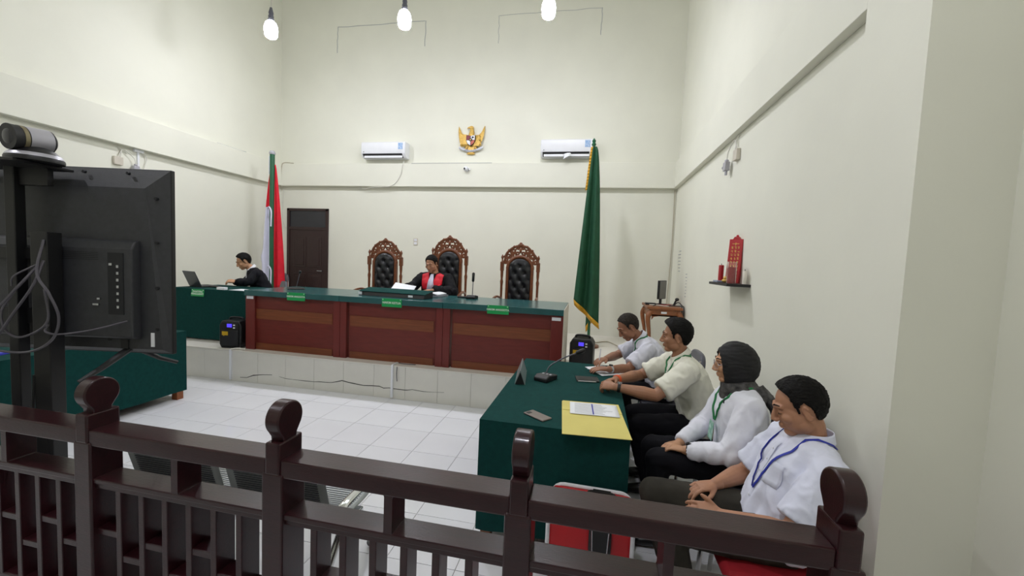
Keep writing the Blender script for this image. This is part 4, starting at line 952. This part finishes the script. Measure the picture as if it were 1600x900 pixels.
def person(label, loc, rz, J, skin, shirt, trousers, hairk, sleeve='short', eyes='down', fat=1.0, bulk=1.0, vox=.0042, group=None, seed=0, brow=hair_m, collar=True, hands=True, cuffm=None, nohair=False):
    t = thing('person', label, 'person', loc, rz, group)
    hc, yaw, pitch = J['head']; HM = head_matrix(hc, yaw, pitch, J.get('roll', 0))
    pel, wai, che, nec = (Vector(J[k]) for k in ('pelvis', 'waist', 'chest', 'neck'))
    b = MB(); add_head(b, HM, fat)
    b.loft([HM @ V(0, -.018, -.02), HM @ V(0, -.02, -.075), lerp(HM @ V(0, -.02, -.075), nec, .55), nec, lerp(nec, che, .25)], [.048, .05*fat, .053*fat, .064, .09], [.048, .048*fat, .052*fat, .06, .07], n=18)
    b.loft([nec, che, wai, pel], [.06, .12*bulk, .11*bulk, .12], [.05, .085*bulk, .085*bulk, .09], n=18)
    for sd, ts in (('l', 1), ('r', -1)):
        S, Eb, Wr = (Vector(J[k+'_'+sd]) for k in ('shoulder', 'elbow', 'wrist'))
        limb(b, [S, lerp(S, Eb, .5), Eb], [.05*bulk, .046*bulk, .041]); limb(b, [Eb, lerp(Eb, Wr, .3), lerp(Eb, Wr, .7), Wr], [.041, .044*bulk, .035, .0265])
        b.loft([lerp(nec, che, .2), S], [.05, .05], n=12)
        if hands:
            h = J['hand_'+sd]; add_hand(b, Wr, h['fwd'], h['palm'], ts, h.get('curl', (25, 30, 20)), h.get('spread', 2), h.get('thumb', (.62, .72, -.25)), h.get('sc', 1.0))
        K, A_ = Vector(J['knee_'+sd]), Vector(J['ankle_'+sd]); hp = pel+V(-.09 if sd == 'l' else .09, 0, .0)
        b.loft([hp, K, A_], [.07, .05, .035], n=12)
    body = remesh(b, 'body', skin, t, vox, 2, .4)
    face_parts(t, HM, eyes, brow)
    # shirt
    s_ = MB(); up = lerp(che, nec, .62)
    s_.loft([pel+V(0, .0, -.045), pel+V(0, 0, .03), wai, lerp(wai, che, .5), che, lerp(che, nec, .4), lerp(che, nec, .75), lerp(che, nec, .98)],
            [.17*bulk, .178*bulk, .165*bulk*J.get('belly', 1), .172*bulk, .18*bulk, .168*bulk, .115, .068],
            [.125*bulk, .135*bulk, .128*bulk*J.get('belly', 1), .128*bulk, .125*bulk, .108*bulk, .08, .062], n=24, power=.9)
    for sd in ('l', 'r'):
        S, Eb, Wr = (Vector(J[k+'_'+sd]) for k in ('shoulder', 'elbow', 'wrist'))
        s_.loft([lerp(che, nec, .55), lerp(lerp(che, nec, .6), S, .6), S], [.085, .078, .068*bulk], n=14); s_.ell(S, .069*bulk)
        if sleeve == 'short':
            e = lerp(S, Eb, .8); s_.loft([S, lerp(S, Eb, .3), lerp(S, Eb, .6), e], [.068*bulk, .07*bulk, .069*bulk, .072*bulk], n=16)
        else:
            kx = 1.35 if sleeve == 'robe' else 1.0
            limb(s_, [S, lerp(S, Eb, .5), Eb], [.068*bulk, .064*bulk, .057*kx]); s_.loft([Eb, lerp(Eb, Wr, .4), lerp(Eb, Wr, .93)], [.057*kx, .054*kx, .04*kx*(1.3 if sleeve == 'robe' else 1)], n=14)
    so = remesh(s_, 'robe' if sleeve == 'robe' else ('suit_jacket' if sleeve == 'suit' else 'shirt'), shirt, t, .0075, 5, .5, wr=.011, wscale=(12, 12, 7), seed=seed, fold=True)
    if collar:
        c = MB(); ax = (nec-che).normalized(); sdx = (V(1, 0, 0)-ax*ax.x).normalized(); fr_ = ax.cross(sdx)*-1
        if fr_.y < 0: fr_ = -fr_
        def cf(u, v):
            a = R(78+384-24)*0+R(100+340*u); rr = .067+.018*v; hgt = .03-.038*v-.022*v*abs(math.cos((u-.5)*math.pi))**0*(1 if min(u, 1-u) < .14 else 0)
            hgt -= .022*math.cos(a-R(90))*(1)
            return lerp(che, nec, .96)+sdx*(rr*math.cos(a))+fr_*(rr*.98*math.sin(a))+ax*(hgt+.012)
        c.grid(cf, 40, 5); c.build('collar', cuffm or shirt, t, thick=.004)
    # trousers and shoes
    tr_ = MB(); tr_.ell(pel+V(0, 0, -.005), (.165*bulk, .13*bulk, .1))
    for sd in ('l', 'r'):
        K, A_ = Vector(J['knee_'+sd]), Vector(J['ankle_'+sd]); hp = pel+V(-.085 if sd == 'l' else .085, .01, -.01)
        limb(tr_, [hp, lerp(hp, K, .5), K], [.092*bulk, .085*bulk, .068]); tr_.loft([K, lerp(K, A_, .35), A_+V(0, 0, .02)], [.068, .062, .052], n=14)
        sh = MB(); f_ = V(J.get('toe', 0)*(1 if sd == 'r' else -1), 1, 0).normalized(); base = V(A_.x, A_.y, 0)
        sh.loft([base-f_*.06+V(0, 0, .035), base-f_*.02+V(0, 0, .045), base+f_*.08+V(0, 0, .035), base+f_*.15+V(0, 0, .027), base+f_*.19+V(0, 0, .02)], [.033, .038, .043, .04, .02], [.034, .044, .034, .025, .016], n=14, side=(1, 0, 0)).build('shoe', shoe_m, t)
    remesh(tr_, 'trousers', trousers, t, .009, 4, .5, wr=.006, wscale=(12, 8, 8), seed=seed+3, fold=True)
    if hairk: hair(t, HM, **hairk)
    return t, so, HM
def surf(o, pts, off=.004):
    bv = BVHTree.FromPolygons([v.co for v in o.data.vertices], [p.vertices for p in o.data.polygons]); out = []
    for p in pts:
        q, n_, i_, d_ = bv.find_nearest(Vector(p)); out.append(q+n_*off)
    return out
def ribbon(name, m, parent, pts, wv, side, th=.002):
    sd = Vector(side)
    return MB().loft(pts, wv, th, side=side, n=8).build(name, m, parent)
def cast(o, pts, off=.004, d=(0, -1, 0)):
    bv = BVHTree.FromPolygons([v.co for v in o.data.vertices], [p.vertices for p in o.data.polygons]); out = []
    for p in pts:
        q, n_, i_, d_ = bv.ray_cast(Vector(p), Vector(d))
        if q is None: q, n_, i_, d_ = bv.find_nearest(Vector(p))
        out.append(q-Vector(d)*off)
    return out
def lanyard(t, so, J, m, drop=.3, card=None, xo=0, wv=.006, cardrot=0):
    che, nec = Vector(J['chest']), Vector(J['neck']); top = lerp(che, nec, .97); ax = (nec-che).normalized()
    fr = V(0, ax.z, -ax.y); end = None
    for sx in (-1, 1):
        ring = []
        for k in range(8):
            a = R(180-118*k/7); ring.append(top+V(sx, 0, 0)*(.088*math.sin(a))+fr*(.086*math.cos(a))+ax*(.012-.022*k/7))
        a0 = ring[-1]; fp = []
        for k in range(1, 13):
            f = k/12; fp.append(V(a0.x*(1-f)+sx*.004, a0.y+.22, a0.z-.015-(drop-.04)*f))
        pts = surf(so, ring, .007)+[p for p in cast(so, fp, .006)]
        MB().loft(pts, wv, .0022, side=(1, 0, .2), n=8, tr=True).build('lanyard', m, t); end = pts[-1]
    if card:
        MB().box((0, 0, -.065), (.075, .004, .11), Matrix.Translation(end+V(0, .01, 0)) @ Matrix.Rotation(R(cardrot), 4, 'X')).build('name_card', card, t, bevel=.003, smooth=False)
def placket(t, so, J, m, nb=5):
    pel, wai, che, nec = (Vector(J[k]) for k in ('pelvis', 'waist', 'chest', 'neck')); fp = []
    for k in range(16):
        f = k/15; p = lerp(nec, che, f*2) if f < .5 else lerp(che, wai, f*2-1); fp.append(V(0, p.y+.2, p.z-.012))
    pts = cast(so, fp[1:], .002)
    a = MB().loft(pts, .014, .0022, side=(1, 0, 0), n=8).build('placket', m, t)
    for k in range(2, 15, 3): MB().ell(pts[k]+V(0, .003, 0), (.0055, .002, .0055), nu=10, nv=6).build('button', paper, a)
    # chest pocket on the person's left
    w0 = [V(-.115+.075*i/5, che.y+.26, che.z+.03-.1*j/5) for i in range(6) for j in range(6)]
    q = cast(so, w0, .003); MB().add(q, [(i*6+j, (i+1)*6+j, (i+1)*6+j+1, i*6+j+1) for i in range(5) for j in range(5)]).build('pocket', m, t, thick=.003)
def wristband(t, J, sd, m, f=.9, r=.034, wv=.011, face=None, up=(0, 0, 1)):
    Eb, Wr = Vector(J['elbow_'+sd]), Vector(J['wrist_'+sd]); c = lerp(Eb, Wr, f); ax = (Wr-Eb).normalized()
    a = MB().loft([c-ax*wv, c+ax*wv], r, n=18).build('wristwatch' if face else 'wristband', m, t, bevel=.002)
    if face:
        u = Vector(up)-ax*Vector(up).dot(ax); u.normalize(); MB().cyl(c+u*(r-.004), c+u*(r+.006), .017, n=18).build('watch_face', face, a)

# --- person writing (far end of the table)
J1 = dict(pelvis=(0, .02, .53), waist=(0, .07, .70), chest=(0, .17, .88), neck=(-.01, .25, 1.0), head=((-.03, .36, 1.105), 12, 34),
  shoulder_l=(-.185, .20, .93), elbow_l=(-.30, .37, .775), wrist_l=(-.46, .545, .797), hand_l=dict(fwd=(-.1, 1, -.03), palm=(.1, 0, -1), curl=(8, 18, 12), thumb=(.6, .72, -.08)),
  shoulder_r=(.175, .2, .93), elbow_r=(.16, .44, .79), wrist_r=(-.16, .56, .815), hand_r=dict(fwd=(-.75, .6, 0), palm=(-.15, .15, -.9), curl=(16, 28, 18), thumb=(.5, .75, -.05)),
  knee_l=(-.05, .40, .52), ankle_l=(-.05, .26, .08), knee_r=(.14, .41, .52), ankle_r=(.14, .28, .08))
t1, s1, H1 = person('person with greying hair in pale shirt writing at the table', (.74, 3.95, 0), R(90), J1, skinD, shirt_g, trous, dict(m=hair_g, thick=.007, top=.006, fr=.012, seed=1), seed=1, bulk=1.0)
placket(t1, s1, J1, shirt_g)
lanyard(t1, s1, J1, lany_g, .2)
wristband(t1, J1, 'l', silver, .9, face=blackp)
tag(MB().cyl((0, 0, 0), (.01, .015, .13), .005, n=8).build('pen', mat('pen_white', '#d9d9e2', .4), loc=(.12, 3.71, .79)), 'upright pen in the hand of the writing person', 'pen')
# --- person in cream shirt, hands clasped
J2 = dict(pelvis=(0, .0, .53), waist=(0, .04, .70), chest=(0, .12, .88), neck=(0, .17, 1.02), head=((0, .205, 1.165), -14, 4),
  shoulder_l=(-.185, .15, .95), elbow_l=(-.275, .37, .79), wrist_l=(-.245, .645, .815), hand_l=dict(fwd=(.35, 1, 0), palm=(.5, 0, -.7), curl=(40, 50, 30)),
  shoulder_r=(.185, .17, .95), elbow_r=(.21, .42, .80), wrist_r=(-.075, .635, .82), hand_r=dict(fwd=(-.75, .75, 0), palm=(-.4, -.1, -.8), curl=(40, 45, 30)),
  knee_l=(-.12, .46, .52), ankle_l=(-.12, .36, .08), knee_r=(.12, .47, .52), ankle_r=(.12, .37, .08))
t2, s2_, H2 = person('person in cream short-sleeved shirt with clasped hands on table', (.86, 3.17, 0), R(90), J2, skinB, shirt_c, trous, dict(m=hair_m, thick=.012, top=.016, quiff=.02, seed=2), eyes='open', seed=2, bulk=1.06)
placket(t2, s2_, J2, shirt_c)
lanyard(t2, s2_, J2, lany_g, .2)
wristband(t2, J2, 'l', blackp, .9, face=silver); wristband(t2, J2, 'r', orange, .92, wv=.013)
# --- woman-shaped figure with headscarf
J3 = dict(pelvis=(0, .0, .53), waist=(0, .0, .69), chest=(0, .02, .86), neck=(0, .03, .99), head=((0, .07, 1.125), -6, 6),
  shoulder_l=(-.165, .02, .915), elbow_l=(-.235, .13, .67), wrist_l=(-.13, .335, .625), hand_l=dict(fwd=(.45, .9, -.1), palm=(0, 0, -1), curl=(18, 25, 20), sc=.92),
  shoulder_r=(.165, .02, .915), elbow_r=(.22, .14, .68), wrist_r=(.02, .34, .60), hand_r=dict(fwd=(-.55, .85, -.1), palm=(0, 0, -1), curl=(15, 22, 20), sc=.92),
  knee_l=(-.09, .48, .53), ankle_l=(-.1, .44, .08), knee_r=(.1, .48, .53), ankle_r=(.1, .44, .08), belly=1.0)
t3, s3_, H3 = person('person in black headscarf, glasses and white long-sleeved shirt', (.93, 2.57, 0), R(90), J3, skinC, shirt_w, trous, None, sleeve='long', eyes='open', seed=3, bulk=1.0, collar=False)
lanyard(t3, s3_, J3, lany_g, .22, card_g, cardrot=4)
wristband(t3, J3, 'l', blackp, .9, r=.038, face=blackp)
hj = MB(); nu, nv = 96, 72; vs = []
for i in range(nv+1):
    th = math.pi*i/nv
    for j in range(nu):
        a = 2*math.pi*j/nu; d = V(math.sin(th)*math.cos(a), math.sin(th)*math.sin(a), math.cos(th))
        p = V(0, -.008, -.005)+V(.092*d.x, .116*d.y*(1 if d.y > 0 else 1.12), .14*d.z)
        e = (p.x/.062)**2+((p.z+.018)/.098)**2   # face opening
        k = 0
        if d.y > 0: k = max(0, min(1, (1.06-e)/.1))
        vs.append(p+d*(.004*noise.noise(V(d.x*3, d.y*3, d.z*14)))-d*(.05*k))
hj.add(vs, [(i*nu+j, (i+1)*nu+j, (i+1)*nu+(j+1) % nu, i*nu+(j+1) % nu) for i in range(nv) for j in range(nu)], H3)
hj.build('headscarf', hijab_m, t3)
dr = MB()
dr.loft([H3 @ V(0, -.005, -.09), V(0, .05, 1.02), V(0, .035, .975), V(0, .02, .935), V(0, .0, .90)], [.072, .088, .105, .135, .165], [.078, .088, .102, .115, .122], n=24)
dr.loft([V(-.03, -.06, 1.0), V(-.06, -.105, .95), V(-.085, -.14, .89), V(-.095, -.145, .8), V(-.095, -.14, .70)], [.06, .062, .055, .045, .035], [.03, .026, .02, .016, .012], n=12)
remesh(dr, 'scarf_drape', hijab_p, t3, .007, 5, .5, wr=.006, wscale=(9, 9, 16), seed=5, fold=True)
gs = MB()
for sx in (-1, 1):
    gs.tube([H3 @ V(sx*.033+.024*math.cos(R(a)), .1-.006*math.cos(R(a))*sx, .0+.02*math.sin(R(a))) for a in range(0, 361, 20)], .0013, n=6)
    gs.tube([H3 @ V(sx*.056, .095, .004), H3 @ V(sx*.068, .05, .006), H3 @ V(sx*.075, .0, .004)], .0013, n=6)
gs.tube([H3 @ V(-.01, .104, .004), H3 @ V(.01, .104, .004)], .0013, n=6)
gs.build('glasses', silver, t3)
MB().box(V(-.10, .142, .925), (.012, .004, .022)).build('brooch', blackp, t3)
# --- dozing person
J4 = dict(pelvis=(0, .0, .53), waist=(0, -.035, .68), chest=(0, -.075, .83), neck=(0, -.105, .955), head=((.0, -.05, 1.085), -14, 20),
  shoulder_l=(-.195, -.085, .875), elbow_l=(-.245, .06, .655), wrist_l=(-.16, .285, .64), hand_l=dict(fwd=(.25, 1, -.05), palm=(.6, 0, -.6), curl=(20, 25, 18), thumb=(.45, .6, .35)),
  shoulder_r=(.185, -.08, .875), elbow_r=(.235, .06, .66), wrist_r=(.11, .235, .635), hand_r=dict(fwd=(-.35, 1, -.1), palm=(0, 0, -1), curl=(18, 22, 18)),
  knee_l=(-.12, .49, .545), ankle_l=(-.13, .36, .08), knee_r=(.13, .51, .545), ankle_r=(.14, .38, .08), belly=1.07)
t4, s4_, H4 = person('person in white shirt with blue lanyard dozing beside the railing', (.88, 1.95, 0), R(90), J4, skinA, shirt_b, trous_g, dict(m=hair_m, thick=.008, top=.013, quiff=.004, fr=.014, seed=4), seed=4, bulk=1.04, vox=.0036, fat=1.08)
placket(t4, s4_, J4, shirt_b)
lanyard(t4, s4_, J4, lany_b, .27, wv=.007)
# --- judge
J5 = dict(pelvis=(0, .0, .55), waist=(0, .03, .72), chest=(0, .06, .92), neck=(.0, .08, 1.05), head=((.03, .13, 1.19), -10, 20),
  shoulder_l=(-.205, .06, .975), elbow_l=(-.32, .16, .80), wrist_l=(-.09, .38, .822), hand_l=dict(fwd=(.6, .8, 0), palm=(0, 0, -1), curl=(10, 18, 12), thumb=(.6, .72, -.08)),
  shoulder_r=(.205, .06, .975), elbow_r=(.33, .2, .81), wrist_r=(.27, .40, .84), hand_r=dict(fwd=(-.3, 1, 0), palm=(-.6, 0, -.5), curl=(35, 40, 20)),
  knee_l=(-.12, .45, .53), ankle_l=(-.12, .42, .08), knee_r=(.12, .45, .53), ankle_r=(.12, .42, .08), belly=1.1)
t5, s5_, H5 = person('person in black and red judge robe reading at the middle desk', (-2.27, 5.78, PZ), R(180), J5, skinA, robe_m, trous, dict(m=hair_m, thick=.01, top=.01, seed=6), sleeve='robe', seed=6, bulk=1.15, fat=1.12, vox=.0055, collar=False)
for sx in (-1, 1):
    pn = MB(); rows = []
    for i in range(15):
        f = i/14; z = 1.07-.25*f
        for j in range(9):
            g = j/8; xi = .062-.045*min(1, f*1.2); xo_ = .165-.02*f
            rows.append(V(sx*(xi+(xo_-xi)*g), .30, z-.035*g*(1-f)))
    pts = cast(s5_, rows, .008)
    pn.add(pts, [(i*9+j, (i+1)*9+j, (i+1)*9+j+1, i*9+j+1) for i in range(14) for j in range(8)])
    pn.build('red_lapel', robe_red, t5, thick=.008)
sh_ = [V((2*j/6-1)*(.02+.045*i/12), .30, 1.045-.25*i/12) for i in range(13) for j in range(7)]
pts = cast(s5_, sh_, .02); bb = MB().add([p+V(0, .005*math.cos(k % 7*2.1), 0) for k, p in enumerate(pts)], [(i*7+j, (i+1)*7+j, (i+1)*7+j+1, i*7+j+1) for i in range(12) for j in range(6)])
bb.build('white_bands', flag_white, t5, thick=.005)
# --- clerk
J6 = dict(pelvis=(0, .0, .53), waist=(0, .05, .70), chest=(0, .13, .87), neck=(0, .19, .985), head=((0, .29, 1.10), 4, 26),
  shoulder_l=(-.19, .15, .92), elbow_l=(-.23, .24, .80), wrist_l=(-.07, .40, .79), hand_l=dict(fwd=(.3, 1, .15), palm=(.5, 0, -.7), curl=(30, 35, 20)),
  shoulder_r=(.19, .15, .92), elbow_r=(.23, .26, .745), wrist_r=(.07, .41, .78), hand_r=dict(fwd=(-.3, 1, .1), palm=(-.5, 0, -.7), curl=(30, 35, 20)),
  knee_l=(-.12, .45, .52), ankle_l=(-.12, .42, .08), knee_r=(.12, .45, .52), ankle_r=(.12, .42, .08))
t6, s6_, H6 = person('person in black suit bent over the laptop at clerk desk', (-5.12, 5.645, PZ), R(139), J6, skinC, suit_m, trous, dict(m=hair_m, thick=.012, top=.01, fr=.008, seed=8), sleeve='suit', seed=8, vox=.0055, collar=True, cuffm=paper)
rows = [V((2*j/6-1)*(.016+.03*(1-i/10)), .5, .99-.24*i/10) for i in range(11) for j in range(7)]
pts = cast(s6_, rows, .006); MB().add(pts, [(i*7+j, (i+1)*7+j, (i+1)*7+j+1, i*7+j+1) for i in range(10) for j in range(6)]).build('shirt_front', paper, t6, thick=.004)
